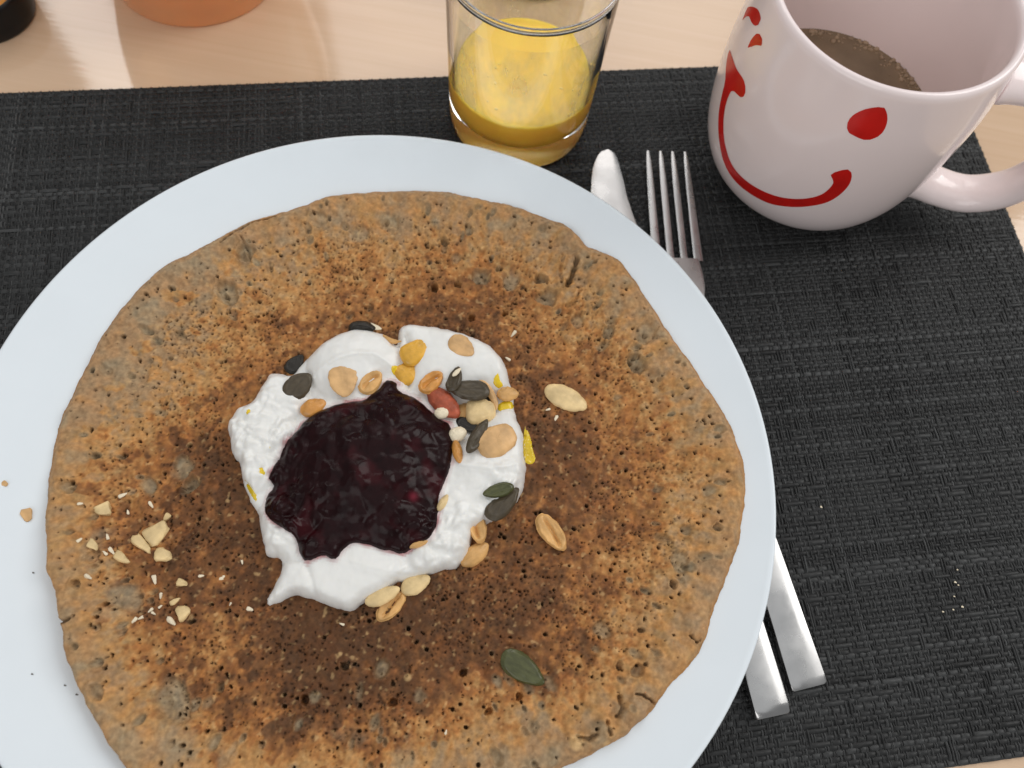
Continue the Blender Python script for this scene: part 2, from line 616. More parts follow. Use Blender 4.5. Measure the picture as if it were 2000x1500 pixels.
toast += 0.24 * sp * sstep(0, .5, D) * fbm(ang * 22, R * 0.55, 1.0, 3, 37)
left = np.clip(.35 + .65 * sstep(2.0, -6.0, X + .6 * Y), 0, 1)
spot = sstep(0.16, 0.32, fbm(X, Y, 0.75, 3, 38)) * sstep(.4, 1.2, D)
toast += 0.27 * spot * left
pale = sstep(0.20, 0.42, fbm(X, Y, 0.6, 3, 39)) * sstep(.4, 1.5, D)
toast -= 0.14 * pale
blotch = sstep(0.18, 0.5, fbm(X, Y, 1.3, 3, 35)) * sstep(-9.5, -5.0, -np.abs(Y + 5)) * sstep(0.5, 1.6, D)
toast += 0.22 * blotch * lowmix
grey = np.zeros_like(X)
dark = np.zeros_like(X)
light = np.zeros_like(X)


def stamp(cx, cy, rad, fn, pad=1.6):
    k = int(rad * pad / pf.h) + 2
    ix, iy = int((cx - pf.x0) / pf.h), int((cy - pf.y0) / pf.h)
    a, b = max(ix - k, 0), min(ix + k + 1, pf.nx)
    c, d = max(iy - k, 0), min(iy + k + 1, pf.ny)
    if b <= a or d <= c:
        return
    sl = (slice(a, b), slice(c, d))
    dx, dy = X[sl] - cx, Y[sl] - cy
    fn(sl, dx, dy)


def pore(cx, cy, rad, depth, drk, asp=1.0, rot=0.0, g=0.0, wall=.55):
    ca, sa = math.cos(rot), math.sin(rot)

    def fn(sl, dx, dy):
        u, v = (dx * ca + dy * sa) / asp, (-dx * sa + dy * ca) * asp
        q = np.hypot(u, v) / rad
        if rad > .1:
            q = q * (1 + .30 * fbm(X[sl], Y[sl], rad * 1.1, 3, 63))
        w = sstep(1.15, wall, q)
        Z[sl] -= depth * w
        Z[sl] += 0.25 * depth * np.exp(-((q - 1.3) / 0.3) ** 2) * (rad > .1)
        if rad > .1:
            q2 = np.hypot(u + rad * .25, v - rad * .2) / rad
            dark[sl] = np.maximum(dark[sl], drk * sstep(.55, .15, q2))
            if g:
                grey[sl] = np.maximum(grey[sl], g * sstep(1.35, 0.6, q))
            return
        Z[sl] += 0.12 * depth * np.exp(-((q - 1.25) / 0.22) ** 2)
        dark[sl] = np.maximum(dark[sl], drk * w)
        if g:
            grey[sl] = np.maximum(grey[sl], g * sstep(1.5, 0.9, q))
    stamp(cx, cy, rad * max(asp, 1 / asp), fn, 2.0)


# surface grain
cell = worley(X, Y, 0.19, 4)
cell2 = worley(X, Y, 0.34, 5)
Z += (0.062 * fbm(X, Y, 0.30, 3, 41) + 0.018 * fbm(X, Y, 0.09, 2, 43) + 0.075 * fbm(X, Y, 0.75, 2, 45)) * sstep(0, .3, D)
porosity = sstep(-0.45, 0.35, fbm(X, Y, 2.4, 3, 51)) * sstep(0.8, 2.2, D)
tiny = sstep(0.27, 0.12, cell) * porosity
Z -= 0.05 * tiny
dark = np.maximum(dark, 0.55 * tiny)
# random pores, denser around the middle and to the right
ext = (pan_poly.min(0), pan_poly.max(0))
cnt = 0
while cnt < 4300:
    cx, cy = rng.uniform(ext[0][0], ext[1][0]), rng.uniform(ext[0][1], ext[1][1])
    e = pf.dist(cx, cy)
    if e < 0.25:
        continue
    dens = 0.15 + 0.85 * float(sstep(0.8, 2.6, e)) * (0.45 + 0.55 * float(porosity[int((cx - pf.x0) / pf.h), int((cy - pf.y0) / pf.h)]))
    if rng.random() > dens:
        continue
    rad = 0.022 + 0.03 * rng.random() ** 2
    pore(cx, cy, rad, 0.07 + rng.random() * .06, 0.6 + .4 * rng.random(), 1 + .35 * rng.random(), rng.random() * 3)
    cnt += 1
for k in range(430):
    while True:
        cx, cy = rng.uniform(ext[0][0], ext[1][0]), rng.uniform(ext[0][1], ext[1][1])
        e = pf.dist(cx, cy)
        if e > 0.5:
            break
    rad = 0.045 + 0.035 * rng.random() ** 2
    pore(cx, cy, rad, 0.16 + .12 * rng.random(), 0.95, 1 + .25 * rng.random(), rng.random() * 3, 0.25)
for k in range(150):
    while True:
        cx, cy = rng.uniform(ext[0][0], ext[1][0]), rng.uniform(ext[0][1], ext[1][1])
        e = pf.dist(cx, cy)
        if 0.35 < e < 3.3:
            break
    rad = 0.09 + 0.13 * rng.random() ** 2
    th = math.atan2(cy, cx)
    pore(cx, cy, rad, 0.06 + .09 * rng.random(), 0.75 * rng.random(), 1 + .5 * rng.random(), th, 0.5 + .5 * rng.random())
# bubbles that show in the photograph: x, y, radius px, grey, dark
for x, y, rp, g, dk, dp in [(942, 530, 20, .9, .3, .10), (915, 447, 11, 1, .5, .09), (868, 463, 10, .7, .8, .12), (1245, 708, 20, 1, .65, .12), (1058, 538, 13, .7, .7, .12),
                            (1190, 645, 14, .9, .45, .09), (440, 565, 26, .95, .25, .09), (478, 490, 18, .8, .4, .10), (365, 940, 16, .9, .9, .14), (350, 905, 22, .9, .3, .08),
                            (335, 1372, 34, 1, .25, .10), (423, 1342, 8, .8, 1, .16), (590, 1366, 8, 0, 1, .2), (1315, 1142, 8, .6, 1, .2), (1398, 1033, 8, .5, .7, .14),
                            (1328, 1097, 20, 1, .25, .07), (848, 552, 10, .2, 1, .2), (894, 545, 8, .2, 1, .2), (988, 601, 7, 0, 1, .2), (921, 611, 8, 0, 1, .2), (1000, 540, 22, .9, .3, .07),
                            (1070, 572, 22, .8, .35, .1), (765, 1372, 8, 0, 1, .2), (905, 1313, 7, 0, 1, .2), (690, 665, 10, .8, .3, .05), (280, 940, 18, .8, .2, .06), (1211, 1301, 7, .3, 1, .2),
                            (1245, 1310, 12, .6, .6, .1), (955, 1390, 7, 0, 1, .2), (1016, 1360, 7, 0, 1, .2), (670, 1300, 8, .3, 1, .2), (745, 1305, 15, .7, .5, .08), (1100, 765, 6, 0, 1, .2), (180, 1085, 12, .5, .4, .08),
                            (152, 1142, 9, .3, 1, .16), (240, 1165, 30, .8, .15, .05), (192, 1227, 8, .5, .8, .1), (197, 1352, 14, .7, .5, .08), (1180, 1230, 18, .6, .3, .07), (1255, 1230, 6, .5, .7, .12), (130, 950, 14, .7, .3, .07),
                            (760, 430, 24, .7, .2, .05), (700, 450, 22, .7, .2, .05), (620, 425, 20, .6, .2, .05), (720, 590, 9, .5, .9, .14), (680, 605, 9, .5, .9, .14), (1260, 650, 24, .7, .25, .06), (1130, 620, 16, .6, .4, .07)]:
    c = at(x, y, 1.7)
    pore(c[0], c[1], rp / 57.0 * .92, dp * (1.9 if rp > 9 else 1.2), dk, 1.15, rng.random() * 3, min(1, g * 1.15), .8)


def crack(pts, w, depth, dk=0.9):
    P = spline([at(x, y, 1.75)[:2] for x, y in pts], 4)
    lo, hi = P.min(0) - .4, P.max(0) + .4
    a, b = int((lo[0] - pf.x0) / pf.h), int((hi[0] - pf.x0) / pf.h)
    c, d = int((lo[1] - pf.y0) / pf.h), int((hi[1] - pf.y0) / pf.h)
    sl = (slice(max(a, 0), b), slice(max(c, 0), d))
    best = np.full(X[sl].shape, 9.0)
    for i in range(len(P) - 1):
        e = P[i + 1] - P[i]
        wx, wy = X[sl] - P[i][0], Y[sl] - P[i][1]
        t = np.clip((wx * e[0] + wy * e[1]) / (e @ e + 1e-9), 0, 1)
        best = np.minimum(best, np.hypot(wx - e[0] * t, wy - e[1] * t))
    best = best + 0.07 * fbm(X[sl], Y[sl], 0.22, 3, 61)
    k = sstep(w, w * .3, best)
    Z[sl] -= depth * k
    dark[sl] = np.maximum(dark[sl], dk * k)
    Z[sl] += 0.05 * np.exp(-((best - w * 1.6) / (w * .8)) ** 2)


crack([(1128, 507), (1120, 530), (1110, 552)], 0.11, .22, .75)
crack([(1100, 498), (1096, 530), (1100, 556)], 0.07, .06, .15)
crack([(1132, 566), (1124, 582), (1110, 588)], 0.08, .08, .25)
crack([(1345, 1241), (1358, 1253), (1366, 1251)], 0.045, .15, .7)
crack([(1210, 1362), (1214, 1385), (1206, 1398)], 0.08, .16, .6)
crack([(1240, 1356), (1258, 1360), (1282, 1376)], 0.05, .16, .7)
crack([(1185, 1412), (1190, 1434)], 0.08, .14, .55)
crack([(1124, 1440), (1150, 1442), (1166, 1434)], 0.08, .15, .55)
crack([(430, 470), (462, 448), (490, 432), (535, 418)], 0.06, .12, .6)
crack([(470, 462), (480, 480), (488, 505)], 0.06, .08, .35)
crack([(108, 1213), (135, 1214), (150, 1207)], 0.06, .16, .6)
for x, y, rp, h in [(1112, 468, 30, .16), (1235, 1405, 34, .12), (1190, 1440, 36, .16), (1240, 1385, 24, .12), (1140, 1465, 26, .12), (1095, 500, 26, .12), (1130, 620, 30, .06), (1290, 700, 36, .07), (1360, 860, 36, .07), (1330, 1180, 36, .08), (1160, 530, 34, .08), (1305, 1270, 30, .10), (1110, 1475, 30, .12), (150, 1180, 40, .07), (470, 470, 30, .07), (1180, 1380, 40, .06), (1000, 415, 40, .05)]:
    c = at(x, y, 1.75)

    def fn(sl, dx, dy, h=h, rad=rp / 57.0):
        q = np.hypot(dx, dy) / rad * (1 + .25 * fbm(X[sl], Y[sl], 0.3, 2, 77))
        Z[sl] += h * np.clip(1 - q * q, 0, 1) ** .7
    stamp(c[0], c[1], rp / 57.0, fn, 1.4)
for x, y, rp in [(1125, 1450, 13), (1185, 1455, 7), (795, 1322, 7), (1205, 1270, 7), (1000, 652, 3), (660, 1275, 4)]:
    c = at(x, y, 1.75)

    def fn(sl, dx, dy, rad=rp / 57.0):
        q = np.hypot(dx, dy) / rad
        light[sl] = np.maximum(light[sl], sstep(1.2, .6, q))
        Z[sl] += 0.05 * np.clip(1 - q * q, 0, 1)
    stamp(c[0], c[1], rp / 57.0, fn, 1.4)
grey = np.maximum(grey, 0.7 * sstep(0.05, 0.5, fbm(X, Y, 1.1, 3, 71)) * sstep(2.6, 1.0, D))
light = np.maximum(light, 0.6 * sstep(0.38, 0.7, fbm(X, Y, 0.24, 2, 81)) * sstep(0.6, 2, D))
K = 1 / 0.86
stops = [0.0, 0.25, 0.46, 0.66, 0.86, 1.1]
cols = np.array([s2l(149, 119, 86, K), s2l(168, 125, 76, K), s2l(150, 101, 55, K), s2l(118, 76, 42, K), s2l(91, 58, 32, K), s2l(64, 41, 24, K)])
tt = np.clip(toast, 0, 1.02)
tt = np.where(tt > .8, .8 + (tt - .8) * .7, tt)
C = np.stack([np.interp(tt, stops, cols[:, k]) for k in range(3)], -1)
gr = s2l(142, 126, 100, K)
C = C * (1 - .80 * grey[..., None]) + gr * .80 * grey[..., None]
C = C * (1 + 0.30 * fbm(X, Y, 0.16, 3, 91) + 0.14 * fbm(X, Y, 0.5, 2, 92))[..., None]
C = C * (1 + 0.12 * np.stack([fbm(X, Y, 0.5, 2, 95), 0 * X, -fbm(X, Y, 0.5, 2, 95)], -1))
C = C * (1 - light[..., None] * .5) + s2l(214, 178, 124, K) * light[..., None] * .5
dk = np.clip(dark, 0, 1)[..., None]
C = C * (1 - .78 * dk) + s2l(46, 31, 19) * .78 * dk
rim = sstep(0.22, 0.0, D)[..., None]
C = C * (1 - .5 * rim) + s2l(150, 106, 60, K) * .5 * rim
C = np.clip(C, 0.004, .85)
bot = plate_z(np.hypot(X, Y)) + 0.01
Z = np.where(D <= 0, bot, np.maximum(Z, bot + 0.02))
pf.Z = Z
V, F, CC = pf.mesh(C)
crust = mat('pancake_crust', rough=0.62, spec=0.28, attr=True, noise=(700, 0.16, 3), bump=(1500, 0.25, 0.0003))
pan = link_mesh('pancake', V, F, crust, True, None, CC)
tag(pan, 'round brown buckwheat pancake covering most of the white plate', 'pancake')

# ------------------------------------------------------------------ yogurt
YOG = [(777, 676), (762, 658), (742, 646), (712, 637), (677, 643), (643, 659), (612, 682), (586, 706), (566, 730), (556, 727), (526, 725), (515, 742), (504, 760), (487, 784), (461, 797), (441, 830),
       (448, 856), (449, 880), (467, 908), (471, 936), (484, 973), (500, 1003), (506, 1029), (512, 1060), (518, 1083), (543, 1086), (547, 1107), (531, 1146), (515, 1172), (522, 1182), (540, 1176), (573, 1160),
       (608, 1170), (643, 1181), (682, 1193), (712, 1172), (742, 1158), (773, 1137), (803, 1129), (830, 1122), (851, 1117), (872, 1110), (890, 1107), (908, 1092), (916, 1077), (922, 1050), (930, 1030), (955, 1018), (985, 1000), (1013, 972), (1026, 938), (1029, 899),
       (1025, 850), (1012, 818), (1006, 790), (1004, 765), (996, 740), (987, 706), (960, 675), (920, 656), (868, 640), (835, 634), (816, 631), (790, 632), (780, 637), (776, 655)]
yog_poly = smooth_poly([at(x, y, 1.55)[:2] for x, y in YOG], 4)
yf = Field(yog_poly, 0.045, 0.15, jitter=0.045, jsize=0.42, seed=5)
X, Y, D = yf.X, yf.Y, yf.D
lump = np.zeros_like(X)
for x, y, rp, h in [(680, 705, 85, .62), (735, 690, 60, .5), (880, 700, 105, .55), (800, 655, 45, .45), (955, 710, 60, .4), (500, 830, 75, .45), (545, 770, 60, .42), (490, 910, 55, .38), (545, 1030, 60, .40), (640, 1130, 90, .38),
                    (720, 1110, 80, .36), (960, 920, 90, .55), (985, 850, 60, .42), (860, 1070, 75, .42), (900, 1000, 70, .48), (745, 890, 185, .55), (560, 1140, 40, .2)]:
    c = at(x, y, 1.7)
    q = np.hypot(X - c[0], Y - c[1]) / (rp / 57.0)
    b = h * np.clip(1 - q * q, 0, 1) ** 0.8
    lump = np.log(np.exp(lump * 9) + np.exp(b * 9) - 1) / 9
lumpy = np.zeros_like(X)
for x, y, rp in [(490, 860, 110), (880, 1070, 95), (560, 1010, 60), (990, 960, 50)]:
    c = at(x, y, 1.7)
    lumpy = np.maximum(lumpy, np.exp(-((X - c[0]) ** 2 + (Y - c[1]) ** 2) / (rp / 57.0) ** 2))
wl = worley(X + .22 * fbm(X, Y, .7, 2, 51), Y + .22 * fbm(X, Y, .7, 2, 52), 0.36, 9)
edge = np.sqrt(np.clip(1 - (1 - np.clip(D / 0.38, 0, 1)) ** 2, 0, 1))
basez = pf.height(X, Y)
basez = plate_z(np.hypot(X, Y)) * .93 + .06 + .44
body = edge * (0.36 + lump + 0.19 * np.exp(-4 * wl * wl) * lumpy - .06 * lumpy + 0.05 * fbm(X, Y, .8, 3, 12) + 0.06 * lumpy * fbm(X, Y, .3, 3, 15))
# sharp folds left by the spoon on the upper lobes


def fold(pts, w, amp):
    P = spline([at(x, y, 2.2)[:2] for x, y in pts], 5)
    best = np.full(X.shape, 9.0)
    sgn = np.zeros(X.shape)
    for i in range(len(P) - 1):
        e = P[i + 1] - P[i]
        wx, wy = X - P[i][0], Y - P[i][1]
        t = np.clip((wx * e[0] + wy * e[1]) / (e @ e + 1e-9), 0, 1)
        d = np.hypot(wx - e[0] * t, wy - e[1] * t)
        s = np.sign(e[0] * wy - e[1] * wx)
        sgn = np.where(d < best, s, sgn)
        best = np.minimum(best, d)
    return amp * np.exp(-(best / w) ** 2) + 0.6 * amp * np.where(sgn > 0, np.exp(-(best / (w * 2.2)) ** 2), 0)


body += edge * fold([(600, 735), (650, 705), (720, 690), (765, 710)], .16, .07)
body += edge * fold([(790, 650), (800, 690), (795, 740)], .14, -.16)
body += edge * fold([(905, 905), (960, 915), (1010, 905)], .15, .05)
body += edge * fold([(560, 1100), (640, 1085), (740, 1110), (830, 1115)], .18, .03)
body += edge * fold([(540, 1090), (590, 1100), (610, 1160)], .10, -.06)
# little well in the upper right where the nuts sit
c = at(935, 800, 1.7)
body -= 0.22 * edge * np.exp(-((X - c[0]) ** 2 + (Y - c[1]) ** 2) / 1.0)
yf.Z = basez - 0.06 + np.maximum(body, 0)
JAM = [(741, 748), (748, 733), (762, 731), (774, 737), (777, 753), (803, 764), (833, 785), (858, 808), (879, 818), (885, 856), (881, 899), (868, 935), (857, 965), (856, 995), (846, 1038), (818, 1058), (783, 1076), (764, 1070), (746, 1070), (721, 1060),
       (690, 1055), (669, 1066), (657, 1084), (648, 1090), (634, 1082), (620, 1083), (606, 1089), (590, 1089), (577, 1071), (571, 1044), (547, 1027), (522, 1010), (508, 984), (511, 958), (527, 940), (517, 922), (537, 886), (549, 856), (573, 830), (592, 808),
       (634, 786), (677, 776), (708, 772), (728, 757)]
jam_poly = smooth_poly([at(x, y, 2.3)[:2] for x, y in JAM], 4)
jd = sdf_poly(X[::2, ::2], Y[::2, ::2], jam_poly)
jd = np.repeat(np.repeat(jd, 2, 0), 2, 1)[:X.shape[0], :X.shape[1]]
yc = np.ones(X.shape + (3,)) * np.array([0.78, 0.775, 0.745])
st = (sstep(-.16, .02, jd + .08 * fbm(X, Y, .4, 3, 61)) * (0.35 + .65 * sstep(-.1, .4, fbm(X, Y, .9, 2, 62))))[..., None]
yc = yc * (1 - .8 * st) + np.array([.42, .10, .11]) * .8 * st
V, F, CC = yf.mesh(yc)
yogm = mat('yogurt', rough=0.26, spec=0.45, attr=True, sss=0.25, sssr=(1, .9, .75), sss_scale=0.0025, bump=(420, 0.15, 0.0005))
yog = link_mesh('yogurt', V, F, yogm, True, None, CC)
tag(yog, 'thick white yogurt dollop spread in the middle of the pancake', 'yogurt')

# ------------------------------------------------------------------ jam
jf = Field(jam_poly, 0.04, 0.15, jitter=0.03, jsize=0.35, seed=8)
X, Y, D = jf.X, jf.Y, jf.D
yz = np.maximum(yf.height(X, Y), basez.mean() - .2)
edge = np.sqrt(np.clip(1 - (1 - np.clip(D / 0.42, 0, 1)) ** 2, 0, 1))
bw = worley(X + .12 * fbm(X, Y, .5, 2, 3), Y + .12 * fbm(X, Y, .5, 2, 4), 0.62, 2)
bw2 = worley(X, Y, 0.3, 6)
h = edge * (0.26 + 0.30 * sstep(0, 1.8, D) + 0.10 * np.exp(-3 * bw * bw) + 0.15 * fbm(X * .8 + Y * .6, Y * .8 - X * .6, 1.5, 3, 5))
jf.Z = yz - .05 + np.maximum(h, 0)
jc = np.ones(X.shape + (3,)) * np.array([0.012, 0.0022, 0.0028])
red = sstep(.15, .55, fbm(X, Y, 1.2, 3, 15))[..., None]
jc = jc * (1 - red) + np.array([0.028, 0.0035, 0.005]) * red
c = at(806, 963, 2.7)
rs = np.exp(-((X - c[0]) ** 2 + (Y - c[1]) ** 2) / .02)[..., None]
jc = jc + rs * np.array([.10, .010, .018])
V, F, CC = jf.mesh(jc)
jamm = mat('berry_jam', rough=0.2, spec=0.16, attr=True, noise=(250, .3, 3), bump=(300, 0.08, 0.0006), rnoise=(160, .16, .36))
jam = link_mesh('berry_jam', V, F, jamm, True, None, CC)
tag(jam, 'dark purple berry jam heaped on top of the yogurt', 'jam')


# ------------------------------------------------------------------ nuts and seeds
def surf(x, y, jam_ok=False):
    z = float(pf.height(x, y))
    if yf.dist(x, y) > 0.02:
        z = max(z, float(yf.height(x, y)))
    if jam_ok and jf.dist(x, y) > 0.02:
        z = max(z, float(jf.height(x, y)))
    return z


def on_surface(px, py, lift=0.0, jam_ok=False, ground=None):
    z = 1.6
    for _ in range(14):
        p = at(px, py, z)
        g = surf(p[0], p[1], jam_ok) if ground is None else ground(p[0], p[1])
        z = .5 * z + .5 * (g + lift)
    return at(px, py, z)


def ball(nu=28, nv=16):
    th = np.linspace(0, 2 * np.pi, nu, endpoint=False)
    ph = np.linspace(-np.pi / 2, np.pi / 2, nv)
    T, P = np.meshgrid(th, ph, indexing='ij')
    return T, P


def ball_mesh(x, y, z):
    nu, nv = x.shape
    V = np.stack([x, y, z], -1).reshape(-1, 3)
    i, j = np.meshgrid(np.arange(nu), np.arange(nv - 1), indexing='ij')
    i2 = (i + 1) % nu
    F = np.stack([i * nv + j, i2 * nv + j, i2 * nv + j + 1, i * nv + j + 1], -1).reshape(-1, 4)
    return V, F


def nut_shape(kind, L, W, H, seed):
    """L, W, H full extents; long axis x, up z"""
    T, P = ball(56, 34)
    x, y, z = np.cos(P) * np.cos(T), np.cos(P) * np.sin(T), np.sin(P)
    r = np.random.default_rng(seed)
    if kind == 'dome':                 # half peanut lying on its flat side, round side up
        y = y * (1 - 0.14 * x - 0.10 * x * x)
        z = np.where(z < 0, z * 0.25, z * (1 - 0.08 * x))
        z += 0.06 * np.exp(-((x - .93) / .12) ** 2) * np.exp(-(y / .25) ** 2)
        z -= 0.10 * np.exp(-((x - .80) / .06) ** 2) * np.exp(-((y + .1) / .14) ** 2) * (z > 0)
    elif kind == 'flat':               # half peanut, inner face up with its groove and rim
        y = y * (1 - 0.12 * x)
        rad = np.hypot(x, y)
        yy = y - .22 * np.sin(2.2 * x + seed)
        top = 0.42 - 0.62 * np.exp(-(yy / .17) ** 2) * sstep(.9, .4, np.abs(x)) + 0.10 * np.exp(-((rad - .80) / .12) ** 2) + .10 * np.sin(5 * x + 3 * y + seed)
        z = np.where(z > 0, top * sstep(1.02, .86, rad) * np.minimum(1, z * 5), z)
        germ = np.exp(-((x - .72) / .12) ** 2 - (y / .16) ** 2)
        z += 0.22 * germ * (z > 0)
    elif kind == 'seed':               # pumpkin seed: flat oval with a pointed end and a raised rim
        w = np.sqrt(np.clip(1 - x * x, 0, 1))
        y = y * (1 - 0.22 * x) * (1 - .18 * sstep(.45, 1, x))
        rad = np.hypot(x, y / (1 - .22 * x))
        z = np.sign(z) * np.abs(z) ** .75
        z = z * (0.82 + 0.30 * np.exp(-((rad - .80) / .09) ** 2) - 0.03 * np.exp(-(y / .1) ** 2))
        z += 0.35 * (x * x) * .35
    elif kind == 'sliver':             # curved shaving
        yy = y + 0.0
        y = yy + 1.3 * (x * x - .4)
        z = z * (1 - .4 * x * x)
    elif kind == 'block':
        x = np.sign(x) * np.abs(x) ** .72
        y = np.sign(y) * np.abs(y) ** .72 * (1 - .16 * x)
        z = np.where(z < 0, z * .3, np.abs(z) ** .8 * (1 - .18 * x + .12 * y))
    elif kind == 'round':
        z = np.where(z < 0, z * .5, z)
        y = y * (1 - .06 * x)
    x = x + .03 * np.sin(3 * y + seed)
    bump_ = 0.065 * (perlin(x * 3 + seed, y * 3 + z * 2, seed) + .6 * perlin(x * 7 + seed, y * 7 - z * 4, seed + 3))
    z = z + bump_ * 1.2
    y = y + bump_
    return ball_mesh(x * L / 2, y * W / 2, z * H / 2)


NUTM = {
    'pale': mat('pale_peanut', base=tuple(s2l(226, 198, 146, .98)), rough=.42, spec=.4, noise=(150, .30, 5), bump=(700, .25, .0005)),
    'tan': mat('tan_peanut', base=tuple(s2l(212, 170, 118, .98)), rough=.4, spec=.4, noise=(150, .30, 5), bump=(700, .25, .0005)),
    'roast': mat('roasted_peanut', base=tuple(s2l(212, 165, 104, .98)), rough=.38, spec=.4, noise=(150, .30, 5), bump=(700, .3, .0005)),
    'gold': mat('oily_golden_peanut', base=tuple(s2l(222, 168, 62, .95)), rough=.28, spec=.5, noise=(220, .22, 4), bump=(600, .25, .0005)),
    'orange': mat('orange_peanut', base=tuple(s2l(208, 146, 74, .95)), rough=.3, spec=.5, noise=(220, .25, 4), bump=(600, .3, .0005)),
    'red': mat('red_peanut_skin', base=tuple(s2l(166, 82, 56, .95)), rough=.45, spec=.4, noise=(300, .35, 5), bump=(500, .5, .0006)),
    'white': mat('white_nut_flesh', base=tuple(s2l(238, 224, 196, .95)), rough=.45, spec=.4, noise=(300, .08, 3), bump=(800, .3, .0005)),
    'seed': mat('dark_pumpkin_seed', base=tuple(s2l(76, 66, 50, .9)), rough=.38, spec=.45, noise=(300, .22, 4, (1, 3, 1)), bump=(500, .25, .0004)),
    'green': mat('green_pumpkin_seed', base=tuple(s2l(78, 80, 48, .95)), rough=.26, spec=.5, noise=(300, .25, 4, (1, 3, 1)), bump=(500, .25, .0004)),
    'black': mat('blackish_pumpkin_seed', base=tuple(s2l(44, 40, 34, .95)), rough=.4, spec=.4, noise=(300, .22, 4), bump=(500, .25, .0004)),
}


def place(name, label, cat, group, kind, m, e1, e2, wpx, H, lift=0.0, roll=0.0, pitch=0.0, jam_ok=False, seed=None, zfix=None):
    """a nut or seed with its long axis from photo pixel e1 to e2, lying on what is under it"""
    seed = seed if seed is not None else abs(hash(label)) % 1000
    seed = (len(label) * 37 + int(e1[0]) * 7 + int(e1[1])) % 997
    mx, my = (e1[0] + e2[0]) / 2, (e1[1] + e2[1]) / 2
    c = on_surface(mx, my, lift, jam_ok)
    a, b = at(e1[0], e1[1], c[2]), at(e2[0], e2[1], c[2])
    d = b - a
    L = float(np.hypot(d[0], d[1]))
    k = FPX / float(np.dot(c - CP, CF))
    V, F = nut_shape(kind, L, wpx / k, H, seed)
    o = link_mesh(name, V, F, NUTM[m], True, None, None, c)
    o.rotation_euler = (roll, pitch, math.atan2(d[1], d[0]))
    tag(o, label, cat, group)
    return o


PG, SG = 'roasted peanut halves on the pancake and yogurt', 'pumpkin seeds on the pancake and yogurt'


def nut(label, kind, m, e1, e2, w, H=.5, lift=0.05, **k):
    return place('peanut', label, 'peanut', PG, kind, m, e1, e2, w, H, lift, **k)


def seed(label, m, e1, e2, w, H=.26, lift=0.08, **k):
    return place('pumpkin_seed', label, 'pumpkin seed', SG, 'seed', m, e1, e2, w, H, lift, **k)


seed('dark pumpkin seed half sunk in the upper left lobe of the yogurt', 'seed', (560, 776), (606, 730), 46, .22, .02, roll=.25)
seed('grey pumpkin seed peeking out behind the upper left edge of the yogurt', 'black', (560, 728), (592, 694), 30, .22, .10)
seed('thin dark pumpkin seed standing on edge behind the top of the yogurt', 'black', (680, 640), (734, 640), 26, .5, .15, roll=.9)
place('seed_flake', 'pale flat seed flake at the top edge of the yogurt', 'seed flake', None, 'seed', 'white', (712, 633), (746, 643), 12, .1, .28)
seed('broken upright pumpkin seed showing its pale inside above the big horizontal one', 'seed', (880, 766), (896, 717), 30, .3, .22, roll=-.4)
place('seed_flake', 'small pale chip on the broken pumpkin seed in the yogurt', 'seed flake', None, 'dome', 'white', (884, 735), (900, 719), 9, .12, .40)
seed('big dark grey pumpkin seed lying crosswise on top of the nut cluster', 'seed', (957, 764), (877, 760), 42, .30, .40)
seed('slim dark pumpkin seed leaning on the largest tan peanut', 'seed', (914, 884), (952, 818), 27, .30, .40, roll=.5)
seed('glossy green pumpkin seed tucked above the bigger grey one at the right of the yogurt', 'green', (1003, 950), (942, 966), 27, .26, .10, roll=-.2)
seed('large grey green pumpkin seed hanging over the right edge of the yogurt', 'seed', (952, 1014), (1012, 954), 43, .28, .18, roll=-.2)
seed('olive green pumpkin seed lying alone on the lower right of the pancake', 'green', (979, 1277), (1062, 1334), 50, .30, .13, roll=.15)
seed('blackish pumpkin seed deep in the gap beside the jam', 'black', (890, 820), (935, 842), 26, .24, .10)
seed('dark pumpkin seed tip under the curved sliver', 'black', (940, 772), (972, 796), 22, .24, .12)

nut('pale peanut half pressed flat into the upper left of the yogurt', 'dome', 'tan', (667, 701), (673, 776), 56, .26, -.03)
nut('golden peanut half touching the top knob of the jam on its left', 'flat', 'roast', (706, 768), (742, 726), 38, .40, .05)
nut('orange tan peanut half stuck against the upper left edge of the jam', 'dome', 'orange', (588, 808), (636, 784), 36, .40, .03)
nut('tan peanut sliver in the notch at the top of the yogurt', 'sliver', 'roast', (746, 657), (782, 670), 10, .25, .15)
nut('wet golden peanut half uppermost in the yogurt right of the notch', 'block', 'gold', (785, 704), (840, 672), 46, .44, -.03)
nut('yellow peanut half right of the top knob of the jam', 'block', 'gold', (772, 738), (824, 724), 44, .44, .0)
nut('orange peanut half with a hollow, between the yellow one and the dark seed', 'flat', 'orange', (822, 766), (862, 727), 36, .42, .12)
nut('smooth tan peanut half alone in the upper right of the yogurt', 'dome', 'tan', (878, 660), (924, 692), 42, .30, -.02)
nut('peanut half still in its red brown skin beside the jam', 'dome', 'red', (838, 758), (896, 816), 44, .55, .12)
nut('small white nut chunk between the red peanut and the jam', 'round', 'white', (849, 812), (878, 800), 24, .34, .16)
nut('tan peanut piece half hidden left of the round pale one', 'round', 'roast', (888, 816), (922, 794), 34, .42, .08)
nut('round pale peanut half in the middle of the nut cluster', 'block', 'pale', (909, 808), (968, 802), 50, .62, .28)
nut('thin curved tan peanut sliver right of the big dark seed', 'sliver', 'tan', (976, 798), (926, 730), 15, .34, .20)
nut('tan peanut half at the right rim of the yogurt beside the yellow oil', 'dome', 'roast', (970, 770), (1014, 770), 30, .40, .12)
nut('largest tan peanut half, squarish, right of the slim dark seed', 'block', 'tan', (936, 880), (1006, 842), 60, .52, .04)
nut('small white nut chunk at the right edge of the jam', 'round', 'white', (878, 856), (910, 840), 30, .40, .18)
